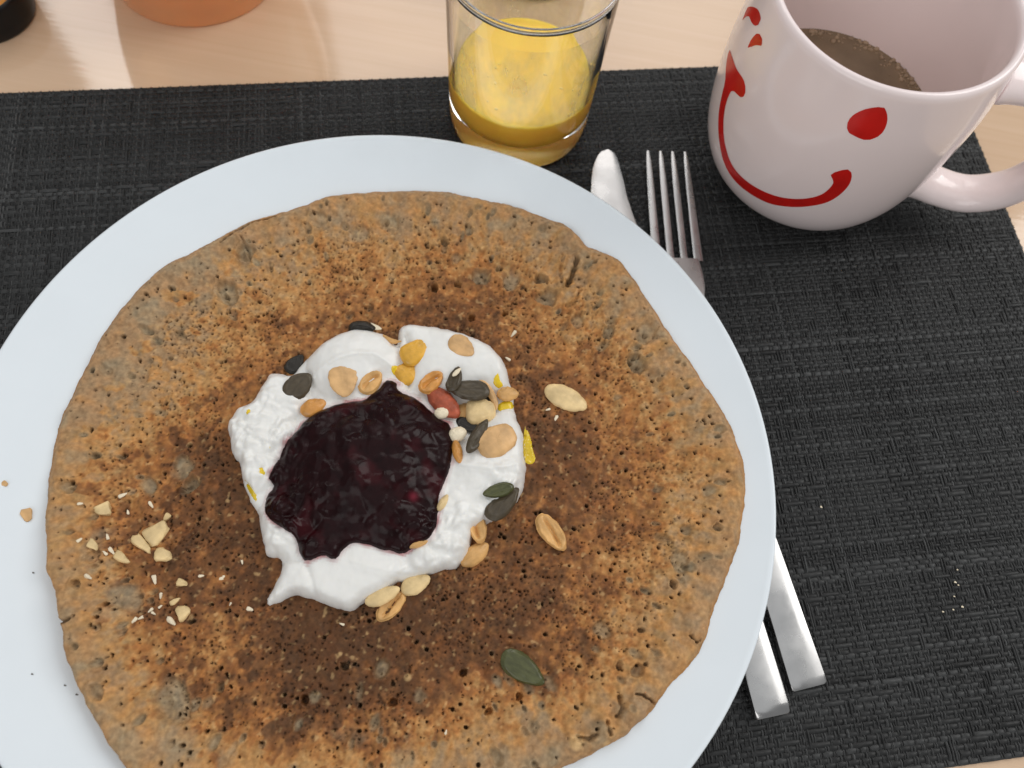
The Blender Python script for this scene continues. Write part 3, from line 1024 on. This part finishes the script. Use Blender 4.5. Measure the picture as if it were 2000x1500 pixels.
nut('small orange peanut stub below the white chunk at the right edge of the jam', 'dome', 'orange', (889, 860), (898, 906), 20, .36, .08)
nut('grooved peanut half standing at the lower right edge of the yogurt', 'flat', 'roast', (922, 992), (941, 1062), 36, .46, .14)
nut('smooth roasted peanut half just below the grooved one', 'dome', 'roast', (903, 1104), (954, 1061), 36, .44, .14)
nut('wrinkled grooved peanut half alone on the pancake right of the yogurt', 'flat', 'roast', (1050, 1006), (1104, 1073), 42, .46, .14)
nut('pale smooth peanut half alone on the upper right of the pancake', 'dome', 'pale', (1064, 760), (1147, 796), 48, .44, .08)
nut('pale peanut half tucked under the lower edge of the yogurt', 'dome', 'pale', (783, 1154), (840, 1128), 38, .36, .12)
nut('pale flat peanut half on top of the pair below the yogurt', 'dome', 'pale', (714, 1180), (781, 1148), 32, .34, .26)
nut('grooved tan peanut half underneath the pale one below the yogurt', 'flat', 'roast', (736, 1210), (793, 1158), 36, .36, .12)
nut('tan nut tip showing through the yogurt beside the lower right of the jam', 'dome', 'pale', (856, 998), (874, 966), 16, .3, .0)
nut('tan nut tip under the bottom right corner of the jam', 'dome', 'roast', (798, 1068), (838, 1055), 15, .3, .02)

# yellow oil ---------------------------------------------------------------
oilm = mat('yellow_oil', base=tuple(s2l(226, 194, 44, .95)), rough=.12, spec=.5, noise=(90, .15, 3))


def oil(label, pts, hgt=.05):
    poly0 = np.array(pts, float)
    c = poly0.mean(0)
    p = on_surface(c[0], c[1], 0)
    poly = smooth_poly([at(x, y, p[2])[:2] for x, y in pts], 4)
    f = Field(poly, 0.03, .1, jitter=.015, jsize=.2, seed=4)
    zz = np.vectorize(lambda a, b: surf(a, b))(f.X, f.Y)
    f.Z = zz - .012 + hgt * np.sqrt(np.clip(f.D / .12, 0, 1))
    V, F, _ = f.mesh()
    tag(link_mesh('oil_drop', V, F, oilm, True), label, 'oil drop', 'yellow oil drops on the yogurt')


oil('yellow oil streak running down the right rim of the yogurt', [(1026, 832), (1036, 855), (1042, 880), (1046, 898), (1036, 908), (1022, 900), (1020, 870)], .05)
oil('small yellow oil spike above the tan peanut at the right rim', [(972, 731), (977, 742), (984, 752), (972, 756), (962, 745)])
oil('yellow oil puddle between the curved sliver and the right rim', [(972, 790), (990, 782), (1004, 786), (1002, 798), (985, 800), (974, 806)])
oil('yellow oil dab left of the yellow peanut above the jam', [(763, 722), (778, 716), (790, 722), (784, 732), (770, 734)])
oil('golden oil dab below the uppermost golden peanut', [(783, 688), (794, 694), (802, 708), (792, 710), (784, 700)])
oil('yellow oil spot on the left lump of the yogurt', [(480, 798), (488, 797), (491, 806), (485, 814), (478, 808)], .025)
oil('pale yellow oil smear on the lower left edge of the yogurt', [(474, 936), (486, 944), (500, 962), (503, 982), (494, 978), (482, 956)], .025)
oil('yellow oil dab at the left edge of the jam', [(503, 914), (514, 914), (520, 926), (510, 930)], .03)
oil('faint yellow oil spot left of the jam', [(521, 868), (531, 870), (529, 880), (520, 878)], .02)


# crumbs ---------------------------------------------------------------------
def chunk(L, W, H, seed):
    """angular broken crumb: convex-ish, few faces"""
    r = np.random.default_rng(seed)
    T, P = ball(16, 10)
    x, y, z = np.cos(P) * np.cos(T), np.cos(P) * np.sin(T), np.sin(P)
    p = 0.65
    x, y, z = np.sign(x) * np.abs(x) ** p, np.sign(y) * np.abs(y) ** p, np.sign(z) * np.abs(z) ** .6
    wedge = 1 - .45 * x
    y = y * wedge
    z = z * (1 - .3 * x + .15 * y)
    j = .26 * perlin(x * 1.6 + seed, y * 1.6 + z, seed) + .06 * perlin(x * 4 + seed, y * 4 - z, seed + 1)
    j2 = .26 * perlin(x * 1.6 - seed, y * 1.6 - z, seed + 2) + .06 * perlin(x * 4 - seed, y * 4 + z, seed + 3)
    return ball_mesh((x + j) * L / 2, (y + j2) * W / 2, (z + j * .5) * H / 2)


CG = 'nut crumbs scattered on the left of the pancake'


def crumb(label, e1, e2, w, m='pale', H=.2, group=CG, name='nut_crumb', cat='crumb', ground=None):
    c = on_surface((e1[0] + e2[0]) / 2, (e1[1] + e2[1]) / 2, H * .3, ground=ground)
    a, b = at(*e1, c[2]), at(*e2, c[2])
    d = b - a
    k = FPX / float(np.dot(c - CP, CF))
    V, F = chunk(float(np.hypot(d[0], d[1])), w / k, H, int(e1[0] * 3 + e1[1]))
    o = link_mesh(name, V, F, NUTM[m], True, None, None, c)
    o.rotation_euler = (random.uniform(-.3, .3), random.uniform(-.25, .25), math.atan2(d[1], d[0]))
    tag(o, label, cat, group)


crumb('cream nut crumb at the far left, apart from the others', (218, 991), (184, 998), 24, H=.22)
crumb('largest cream nut wedge in the crumb cluster', (285, 1056), (330, 1024), 34, H=.28)
crumb('tiny cream chip above the largest nut wedge', (331, 1004), (320, 1018), 11, H=.14)
crumb('long narrow nut splinter left of the largest wedge', (260, 1048), (295, 1078), 18, H=.2)
crumb('chunky cream crumb below the largest wedge', (304, 1082), (336, 1088), 24, H=.22)
crumb('pointed nut crumb left of the splinter', (224, 1080), (252, 1100), 15, H=.18)
crumb('pale rounded crumb left of the pointed crumb', (174, 1058), (190, 1072), 15, H=.16)
crumb('bright cream wedge lowest on the left of the pancake', (346, 1202), (372, 1190), 26, H=.24)
crumb('cream crumb above the lowest bright wedge', (345, 1136), (366, 1141), 13, H=.16)
crumb('narrow cream crumb just above the lowest bright wedge', (333, 1180), (352, 1168), 9, H=.12)
crumb('curled pale shaving at the left foot of the lowest bright wedge', (326, 1206), (344, 1222), 9, 'white', H=.12)
crumb('white fleck left of the yogurt spike', (428, 1134), (441, 1124), 8, 'white', H=.1)
crumb('white fleck below the yogurt spike', (481, 1188), (495, 1192), 7, 'white', H=.1)
crumb('pinkish splinter near the upper end of the crumb area', (231, 972), (248, 963), 7, 'white', H=.09)
crumb('tan crumb lying on the white plate left of the pancake', (50, 994), (56, 1020), 18, 'tan', H=.1, group='crumbs on the plate rim', ground=lambda x, y: float(plate_z(np.hypot(x, y))))
crumb('small tan crumb on the plate near the left picture edge', (4, 942), (16, 948), 9, 'tan', H=.06, group='crumbs on the plate rim', ground=lambda x, y: float(plate_z(np.hypot(x, y))))
for x, y, w_ in [(65, 1118, 'dark speck highest on the left plate rim, level with the lower crumbs'), (63, 1316, 'dark speck on the lower left plate rim, farthest from the pancake'), (127, 1338, 'dark speck on the lower left plate rim, midway to the pancake'), (150, 1356, 'dark speck on the lower left plate rim, nearest the pancake')]:
    crumb(w_, (x - 2.5, y), (x + 2.5, y + 1.5), 2.5, 'seed', H=.02, group='dark specks on the plate', name='speck', cat='speck', ground=lambda x, y: float(plate_z(np.hypot(x, y))))
for i, (x, y, s) in enumerate([(182, 1064, 7), (155, 1055, 7), (210, 1048, 6), (218, 1076, 8), (205, 1080, 6), (172, 1127, 9), (295, 986, 7), (157, 984, 6), (262, 1212, 8), (275, 1207, 6), (294, 1192, 6), (313, 1185, 5), (300, 1198, 5), (314, 1164, 6), (302, 1132, 9), (393, 1125, 6),
                               (1003, 652, 7), (992, 701, 6), (473, 1098, 5), (668, 1219, 5), (871, 1430, 5), (1085, 818, 7), (1070, 800, 5), (450, 1180, 4), (250, 1000, 5)]):
    a = rng.random() * 6.28
    lab = 'tiny white nut speck scattered among the nut crumbs on the left of the pancake'
    if x > 420:
        lab = {1003: 'white speck on the pancake just above the upper right of the yogurt', 992: 'white speck on the pancake touching the right side of the upper yogurt', 473: 'white speck on the pancake left of the lower yogurt lobe',
               668: 'white speck on the pancake below the bottom tip of the yogurt', 871: 'white speck near the bottom edge of the photo on the pancake', 1085: 'white speck under the lone pale peanut half', 1070: 'white speck closest to the lone pale peanut half', 450: 'white speck left of the tip of the yogurt spike'}[x]
    crumb(lab, (x - s * math.cos(a), y - s * math.sin(a)), (x + s * math.cos(a), y + s * math.sin(a)), s * .8, 'white', H=.08, group='tiny specks on the pancake', name='speck', cat='speck')
for x, y, s in [(1604, 989, 4), (1870, 1112, 3), (1866, 1136, 4), (1872, 1142, 3), (1864, 1164, 3), (1880, 1184, 4), (1862, 1190, 3), (1842, 1194, 3)]:
    crumb('lone white speck on the placemat right of the plate edge' if x < 1700 else 'tiny white speck in the loose cluster on the placemat right of the cutlery handles', (x - s * .6, y), (x + s * .6, y + s * .6), s * .8, 'white', H=.04, group='tiny specks on the placemat', name='speck', cat='speck', ground=lambda x, y: MAT_Z)

# ------------------------------------------------------------------ cutlery
steel = mat('satin_steel', base=(0.46, 0.455, 0.45), rough=0.28, metal=1.0, noise=(90, .10, 5), rnoise=(90, .20, .38), bump=(70, .03, .002))
polish = mat('polished_steel', base=(0.84, 0.83, 0.82), rough=0.14, metal=1.0, noise=(60, .02, 2))


def strip(center, halfw, zmid, thick, mat_, name, parent, bev=.05):
    """solid bar along a centre line: center (n,2), halfw (n,), zmid (n,), thick (n,)"""
    n = len(center)
    tdir = np.gradient(center, axis=0)
    tdir /= np.linalg.norm(tdir, axis=1, keepdims=True)
    nrm = np.stack([-tdir[:, 1], tdir[:, 0]], -1)
    prof = [(-1, -.3), (-1, .15), (-.94, .36), (-.80, .42), (-.4, .485), (0, .5), (.4, .485), (.80, .42), (.94, .36), (1, .15), (1, -.3), (.9, -.5), (-.9, -.5)]
    V = []
    for i in range(n):
        b = min(bev, halfw[i] * .5)
        for a, c in prof:
            s = a
            if abs(a) > .85 and abs(a) < 1:
                s = math.copysign(1 - (b * .35) / max(halfw[i], 1e-3), a) if c > 0 else a
            elif abs(a) == .80:
                s = math.copysign(1 - b / max(halfw[i], 1e-3), a)
            p = center[i] + nrm[i] * s * halfw[i]
            V.append((p[0], p[1], zmid[i] + c * thick[i]))
    k = len(prof)
    F = []
    for i in range(n - 1):
        for j in range(k):
            F.append((i * k + j, i * k + (j + 1) % k, (i + 1) * k + (j + 1) % k, (i + 1) * k + j))
    F.append(tuple(range(k))[::-1])
    F.append(tuple((n - 1) * k + j for j in range(k)))
    V = np.array(V)
    o = link_mesh(name, V - np.array(parent.location) / U, F, mat_, True, parent)
    me = o.data
    bpy.context.view_layer.objects.active = o
    try:
        me.set_sharp_from_angle(angle=math.radians(40))
    except Exception:
        pass
    return o


def line2(a, b, ts):
    a, b = np.asarray(a, float), np.asarray(b, float)
    return a[None] + (b - a)[None] * np.asarray(ts)[:, None]


# knife: blade tip to handle end
k_tip = at(1190, 293, .3)[:2]
k_end = at(1507, 1399, .32)[:2]
kn = empty('table_knife', ((k_tip[0] + k_end[0]) / 2, (k_tip[1] + k_end[1]) / 2, MAT_Z))
tag(kn, 'steel table knife under the plate with its round tip beside the glass', 'knife')
KL = float(np.linalg.norm(k_end - k_tip))
sk = np.array([0, .05, .15, .35, .65, 1.0, 1.6, 2.4, 3.4, 5, 7, 9, 10.2, 10.5])
ts = sk / KL
hw = np.array([.08, .20, .31, .43, .53, .61, .71, .79, .83, .86, .88, .88, .75, .42])
cl = line2(k_tip, k_end, ts)
d = (k_end - k_tip) / np.linalg.norm(k_end - k_tip)
side = np.array([-d[1], d[0]])
cl = cl + side[None] * np.interp(sk, [0, 1, 2.4, 4, 10.5], [-.06, -.36, -.60, -.62, 0])[:, None]
strip(cl, hw, np.full(len(ts), .30), np.full(len(ts), .10), steel, 'blade', kn, .035)
ts = np.array([.455, .47, .50, .6, .8, .95, .985, .997, 1.0])
hw = np.array([.40, .44, .46, .50, .56, .61, .62, .615, .59])
th = np.array([.25, .34, .40, .44, .46, .48, .48, .46, .40])
strip(line2(k_tip, k_end, ts), hw, .16 + th / 2, th, steel, 'handle', kn, .09)

# fork
f_end = at(1580, 1343, .30)[:2]
tips = [at(1266, 301, .60)[:2], at(1290, 297, .60)[:2], at(1313, 294, .60)[:2], at(1337, 291, .60)[:2]]
f_tip = (tips[0] + tips[3]) / 2
f_root = at(1323, 506, .42)[:2]
fk = empty('table_fork', ((f_tip[0] + f_end[0]) / 2, (f_tip[1] + f_end[1]) / 2, MAT_Z))
tag(fk, 'steel table fork under the plate with its four tines beside the mug', 'fork')
d = (f_root - f_tip)
rootL = float(np.linalg.norm(d))
d /= rootL
side = np.array([-d[1], d[0]])
d2 = (f_end - (f_tip + d * 8.0))
FL = 8.0 + float(np.linalg.norm(d2))
d2 /= np.linalg.norm(d2)


def fork_c(s_):
    """centre line: the head leans a little off the handle's line"""
    s_ = np.asarray(s_, float)
    a_ = f_tip[None] + d[None] * s_[:, None]
    b_ = (f_tip + d * 8.0)[None] + d2[None] * (s_ - 8.0)[:, None]
    w_ = sstep(6.5, 9.5, s_)[:, None]
    return a_ * (1 - w_) + b_ * w_


def fork_z(s):
    """height of the fork's middle along its length s (cm from the tips)"""
    return np.interp(s, [0, 1.5, 3.2, 5, 7, 9, 11.5, 14, FL], [.60, .54, .47, .41, .46, .62, .78, .62, .30])


for i, tp in enumerate(tips):
    ts = np.linspace(0, 1, 12)
    s = ts * (rootL + .1)
    lat = np.dot(tp - f_tip, side)
    latroot = lat * 1.06
    pts = fork_c(s) + side[None] * (lat + (latroot - lat) * ts ** .8)[:, None]
    hwid = np.interp(ts, [0, .04, .3, 1], [.06, .10, .145, .20 if i in (0, 3) else .155])
    strip(pts, hwid, fork_z(s), np.interp(ts, [0, .1, 1], [.07, .10, .13]), steel, 'tine', fk, .02)
s = rootL + np.array([0, .2, .7, 1.2, 1.8, 2.4, 3.0, 3.6])
hw = np.array([.90, .94, 1.0, 1.0, .92, .74, .54, .40])
strip(fork_c(s), hw, fork_z(s), np.full(len(s), .20), steel, 'fork_head', fk, .12)
s = np.append(np.array([rootL + 3.5, 9, 10.5, 12.5, 15, 18, 20]), [FL - .3, FL - .06, FL])
hw = np.array([.40, .36, .36, .42, .50, .58, .62, .66, .655, .58])
strip(fork_c(s), hw, fork_z(s), np.interp(s, [8, FL - .1, FL], [.24, .30, .22]), steel, 'handle', fk, .10)

# ------------------------------------------------------------------ glass of juice
GX, GY = 1.945, 17.054
glassm = mat('clear_glass', base=(0.995, 1.0, 0.997), rough=0.0, trans=1.0, ior=1.47, spec=.5)
go = lambda z: 2.98 + 0.20 * (z / 8.0)
prof = [(0, MAT_Z + .06), (2.5, MAT_Z + .06), (2.6, MAT_Z + .03), (2.70, MAT_Z + 0.0), (2.82, MAT_Z + .05), (2.93, MAT_Z + .2), (2.98, MAT_Z + .5)]
for z in np.linspace(1.0, 7.7, 12):
    prof.append((go(z), z))
prof += [(go(7.74), 7.74), (go(7.74) - .125, 7.74)]
for z in np.linspace(7.6, 2.0, 12):
    prof.append((go(z) - .13 - .10 * (1 - z / 8), z))
prof += [(2.70, 1.75), (2.58, 1.58), (2.3, 1.48), (1.5, 1.42), (0, 1.40)]
V, F = lathe(prof, 128)
gl = link_mesh('drinking_glass', V, F, glassm, True, loc=(GX, GY, 0))
tag(gl, 'clear straight drinking glass with a little orange juice left, behind the plate', 'glass')
rimm = mat('soft_glass_rim', base=(.98, .99, .98), rough=.22, trans=1.0, ior=1.47)
q_ = go(8)
V, F = lathe([(q_, 7.76), (q_ + .005, 7.88), (q_ - .02, 7.97), (q_ - .06, 8.0), (q_ - .10, 7.97), (q_ - .13, 7.88), (q_ - .12, 7.76)], 128, closed=True)
link_mesh('rim', V - np.array([0, 0, 0]), F, rimm, True, gl)
JL = 2.9
juicem = mat('orange_juice', base=(1.0, .635, .10), rough=0.2, spec=.3, sss=.5, sssr=(1, .8, .3), sss_scale=.008, noise=(70, .07, 4))
prof = [(0, 1.385), (1.5, 1.405), (2.3, 1.465), (2.60, 1.57), (2.715, 1.745)]
for z in (2.0, 2.4, 2.8, JL - .02):
    prof.append((go(z) - .12 - .10 * (1 - z / 8), z))
prof += [(2.79, JL + .03), (2.72, JL), (2.4, JL - .03), (1.2, JL - .035), (0, JL - .035)]
V, F = lathe(prof, 96)
jz = link_mesh('orange_juice', V, F, juicem, True, loc=(GX, GY, 0))
tag(jz, 'shallow pool of yellow orange juice in the bottom of the drinking glass', 'juice')
# dried juice film on the inner wall
film = bpy.data.materials.new('juice_film')
film.use_nodes = True
N, L = film.node_tree.nodes, film.node_tree.links
p = N['Principled BSDF']
p.inputs['Base Color'].default_value = (*s2l(228, 216, 180), 1)
p.inputs['Roughness'].default_value = .5
tc = N.new('ShaderNodeTexCoord')
mp = N.new('ShaderNodeMapping')
mp.inputs['Scale'].default_value = (1, 1, .45)
tx = N.new('ShaderNodeTexNoise')
tx.inputs['Scale'].default_value = 70
tx.inputs['Detail'].default_value = 5
tx.inputs['Roughness'].default_value = .6
cr = N.new('ShaderNodeMapRange')
cr.inputs['From Min'].default_value = .42
cr.inputs['From Max'].default_value = .72
cr.inputs['To Min'].default_value = .03
cr.inputs['To Max'].default_value = .50
L.new(tc.outputs['Object'], mp.inputs[0])
L.new(mp.outputs[0], tx.inputs['Vector'])
L.new(tx.outputs['Fac'], cr.inputs['Value'])
L.new(cr.outputs[0], p.inputs['Alpha'])
prof = [(go(z) - .15 - .10 * (1 - z / 8), z) for z in np.linspace(JL + .05, 6.9, 12)]
V, F = lathe(prof, 96)
link_mesh('juice_film', V, F, film, True, jz)
pulp = []
PV, PF, off = [], [], 0
for k in range(9):
    a, rad = rng.uniform(-2.6, -.3), 0
    z = rng.uniform(JL + .1, 6.2)
    r_ = go(z) - .225
    V, F = chunk(.05 + .1 * rng.random(), .05 + .05 * rng.random(), .04, k)
    V = V + np.array([r_ * math.cos(a), r_ * math.sin(a), z])
    PV.append(V)
    PF.append(F + off)
    off += len(V)
for k in range(10):
    a, r_ = rng.uniform(0, 6.28), 2.6 * math.sqrt(rng.random())
    V, F = chunk(.06 + .12 * rng.random(), .05 + .05 * rng.random(), .05, 50 + k)
    PV.append(V + np.array([r_ * math.cos(a), r_ * math.sin(a), JL - .03]))
    PF.append(F + off)
    off += len(V)
pm = mat('juice_pulp', base=tuple(s2l(255, 222, 130)), rough=.4, noise=(200, .1, 2))
o = link_mesh('pulp', np.vstack(PV), np.vstack(PF), pm, True, jz)
o['kind'] = 'stuff'

# ------------------------------------------------------------------ mug
MX, MY, MH = 14.25, 17.2, 9.3
mugm = mat('mug_glaze', base=tuple(s2l(243, 228, 226, .98)), rough=0.16, spec=.5, coat=.3, noise=(30, .015, 3), rnoise=(25, .12, .22))
redm = mat('red_glaze_paint', base=tuple(s2l(200, 28, 22, .95)), rough=0.22, spec=.5, noise=(120, .12, 3))
out_pts = spline([(2.6, MAT_Z + .02), (3.15, MAT_Z + .12), (3.62, .75), (4.1, 1.35), (4.48, 2.4), (4.68, 3.8), (4.76, 5.4), (4.72, 7.0), (4.56, 8.3), (4.46, 9.0)], 5)
lip = [(4.43, 9.17), (4.36, 9.28), (4.26, 9.31), (4.17, 9.26), (4.12, 9.12)]
inn = spline([(4.14, 8.9), (4.24, 8.0), (4.36, 6.4), (4.34, 5.0), (4.24, 3.6), (4.0, 2.2), (3.5, 1.2), (2.6, .75), (0, .68)], 5)
prof = [(0, .3), (2.2, .3), (2.4, MAT_Z + .02)] + [tuple(p) for p in out_pts] + lip + [tuple(p) for p in inn]
V, F = lathe(prof, 144)
mug = empty('coffee_mug', (MX, MY, 0))
tag(mug, 'large pale pinkish mug with a red painted smiling face, behind the plate', 'mug')
link_mesh('mug_body', V, F, mugm, True, mug)
out_r = lambda z: np.interp(z, out_pts[:, 1], out_pts[:, 0])


def tube(path, ra, rb, n=20):
    """elliptical tube along path; ra in the path plane normal, rb sideways"""
    P = np.asarray(path, float)
    T = np.gradient(P, axis=0)
    T /= np.linalg.norm(T, axis=1, keepdims=True)
    V = []
    sidev = np.array([0, 1, 0])
    for i in range(len(P)):
        nv = np.cross(T[i], sidev)
        nv /= np.linalg.norm(nv)
        for k in range(n):
            a = 2 * math.pi * k / n
            V.append(P[i] + nv * ra[i] * math.cos(a) + sidev * rb[i] * math.sin(a))
    F = []
    for i in range(len(P) - 1):
        for k in range(n):
            F.append((i * n + k, i * n + (k + 1) % n, (i + 1) * n + (k + 1) % n, (i + 1) * n + k))
    F.append(tuple(range(n))[::-1])
    F.append(tuple((len(P) - 1) * n + k for k in range(n)))
    return np.array(V), F


hp = spline([(4.2, 0, 2.0), (4.7, 0, 1.85), (5.6, 0, 1.62), (6.9, 0, 1.75), (8.0, 0, 2.75), (8.4, 0, 4.3), (8.05, 0, 6.0), (7.3, 0, 7.0), (6.1, 0, 7.45), (5.1, 0, 7.5), (4.56, 0, 7.5)], 6)
n = len(hp)
t = np.linspace(0, 1, n)
flare = 1 + .9 * np.exp(-(t / .12) ** 2) + .8 * np.exp(-((1 - t) / .12) ** 2)
V, F = tube(hp, .56 * (1 + .4 * (flare - 1)), .90 * flare ** .55, 28)
ha = math.radians(-9)
V = np.stack([V[:, 0] * math.cos(ha) - V[:, 1] * math.sin(ha), V[:, 0] * math.sin(ha) + V[:, 1] * math.cos(ha), V[:, 2]], -1)
link_mesh('handle', V, F, mugm, True, mug)


def mug_hit(px, py):
    d = CF + (px - 1000) / FPX * CR + (750 - py) / FPX * CU
    d = d / np.linalg.norm(d)
    t = np.linspace(15, 45, 1500)
    P = CP[None] + t[:, None] * d[None]
    g = np.hypot(P[:, 0] - MX, P[:, 1] - MY) - out_r(P[:, 2])
    ok = (P[:, 2] > .2) & (P[:, 2] < 9.1)
    i = np.nonzero(ok & (g <= 0.005))[0]
    i = i[0] if len(i) else np.argmin(np.where(ok, g, 99))
    p = P[i]
    return math.atan2(p[1] - MY, p[0] - MX), p[2]


def decal(name, pts, step=.045):
    """raised painted patch on the mug wall; outline in photo pixels of the crop, mapped to arc length and height"""
    S = []
    for x, y in pts:
        a, z = mug_hit(1350 + x / 3.0, y / 3.0)
        if a > 0:
            a -= 2 * math.pi
        S.append((a * 4.6, z))
    poly = smooth_poly(S, 4)
    f = Field(poly, step, .12)
    V, F, _ = f.mesh()
    a, z = V[:, 0] / 4.6, V[:, 1]
    r_ = out_r(z) + .012 * np.clip(1, 0, 1)
    # drop the border verts onto the glaze so the paint has a soft edge
    Vd = np.stack([r_ * np.cos(a), r_ * np.sin(a), z], -1)
    link_mesh(name, Vd, F, redm, True, mug)


decal('painted_smile', [(225, 290), (245, 345), (265, 400), (310, 470), (320, 540), (300, 572), (275, 556), (242, 530), (215, 575), (196, 650), (190, 760), (202, 860), (240, 965), (310, 1048), (420, 1118), (540, 1158), (660, 1163), (760, 1140), (818, 1095), (834, 1060), (818, 1022), (868, 1000), (918, 992), (941, 1022), (926, 1080), (870, 1140), (790, 1186), (680, 1209), (580, 1211), (460, 1191), (350, 1137), (260, 1062), (200, 970), (172, 870), (160, 750), (164, 650), (180, 560), (200, 470), (208, 360)])
decal('painted_eye', [(913, 742), (923, 702), (960, 665), (1030, 636), (1122, 627), (1146, 660), (1149, 710), (1126, 770), (1080, 806), (1020, 819), (960, 796), (920, 772)])
decal('painted_mark', [(298, 128), (316, 80), (325, 50), (350, 38), (388, 52), (409, 95), (402, 137), (375, 151), (352, 126), (341, 96), (318, 100)])
decal('painted_mark', [(325, 310), (343, 250), (370, 210), (395, 194), (415, 222), (423, 266), (385, 264), (355, 275)])
# tea
TL = 3.75
team = mat('milky_tea', base=tuple(s2l(124, 105, 82)), rough=.10, spec=.5, noise=(60, .25, 4))
nth, nr = 96, 26
th = np.linspace(0, 2 * np.pi, nth, endpoint=False)
ri = np.linspace(0.02, 1, nr) * 4.27
TT, RR = np.meshgrid(th, ri, indexing='xy')
tz = np.zeros_like(RR)
V = np.stack([RR * np.cos(TT), RR * np.sin(TT), tz], -1).reshape(-1, 3)
i, j = np.meshgrid(np.arange(nr - 1), np.arange(nth), indexing='ij')
F = np.stack([i * nth + j, (i + 1) * nth + j, (i + 1) * nth + (j + 1) % nth, i * nth + (j + 1) % nth], -1).reshape(-1, 4)
tea = link_mesh('tea', V, F, team, True, None, None, (MX, MY, TL))
tag(tea, 'milky brown tea low inside the pinkish mug', 'tea')
foamm = mat('tea_foam', base=tuple(s2l(156, 134, 108)), rough=.15, spec=.5, noise=(200, .2, 3))
PV, PF, off = [], [], 0
T, P = ball(8, 5)
bx, by, bz = np.cos(P) * np.cos(T), np.cos(P) * np.sin(T), np.sin(P)
for k in range(620):
    a = rng.uniform(0, 6.28)
    r_ = 4.22 - abs(rng.normal(0, .26))
    s = .03 + .085 * rng.random() ** 3
    V, F = ball_mesh(bx * s, by * s, bz * s * .7)
    PV.append(V + np.array([r_ * math.cos(a), r_ * math.sin(a), .01]))
    PF.append(F + off)
    off += len(V)
o = link_mesh('foam_bubbles', np.vstack(PV), np.vstack(PF), foamm, True, tea)
o['kind'] = 'stuff'

# ------------------------------------------------------------------ things cut off by the top edge of the photo
orm = mat('orange_plastic', base=tuple(s2l(240, 182, 126, .98)), rough=.12, spec=.5, trans=.45, sss=.2, sssr=(1, .5, .2), sss_scale=.004, noise=(40, .06, 3))
prof = [(0, .25), (3.2, .2), (3.5, .02), (3.78, 0.0)] + [tuple(q) for q in spline([(3.86, .10), (3.98, .5), (4.3, 1.6), (4.7, 3.2), (5.0, 5.0), (5.15, 6.4)], 4)] + [(5.12, 6.5), (5.0, 6.5), (4.95, 6.3)] + \
       [tuple(q) for q in spline([(4.8, 5.0), (4.5, 3.2), (4.1, 1.6), (3.6, .7), (2.6, .5), (0, .45)], 4)]
V, F = lathe(prof, 96)
bowl = link_mesh('orange_bowl', V, F, orm, True, loc=(-14.2, 22.35, 0))
tag(bowl, 'orange rounded bowl on the table at the top edge, left of the glass', 'bowl')

blk = mat('black_plastic', base=(.006, .006, .007), rough=.35, spec=.3, noise=(60, .1, 2))
jar = empty('jar', (-21.9, 17.35, 0))
tag(jar, 'small round black jar holding something orange at the top left corner', 'jar')
prof = [(0, .1), (1.75, .1), (1.9, .0), (1.98, .12), (2.0, .5), (2.0, 1.35), (1.97, 1.48), (1.88, 1.52), (1.80, 1.48), (1.76, 1.3), (1.74, .4), (0, .35)]
V, F = lathe(prof, 80)
link_mesh('rim', V, F, blk, True, jar)
prof = [(1.75, .45), (1.75, 1.05), (1.70, 1.16), (1.2, 1.22), (0, 1.28)]
V, F = lathe(prof, 64)
link_mesh('orange_filling', V, F, mat('orange_filling', base=tuple(s2l(226, 150, 50, .95)), rough=.4, noise=(120, .3, 4), bump=(200, .4, .002)), True, jar)

dj = mat('dark_olive_glass', base=(.045, .042, .022), rough=.12, spec=.5, noise=(50, .15, 3))
prof = [(0, .1), (2.6, .1), (2.9, 0), (3.1, .15), (3.15, .5), (3.15, 2.6), (3.1, 2.75), (3.0, 2.8), (2.9, 2.75), (2.85, 2.5), (2.8, .6), (0, .5)]
V, F = lathe(prof, 80)
oj = link_mesh('olive_dish', V, F, dj, True, loc=(0.95, 27.1, 0))
tag(oj, 'small dark olive dish beyond the drinking glass, just showing through its mouth', 'dish')
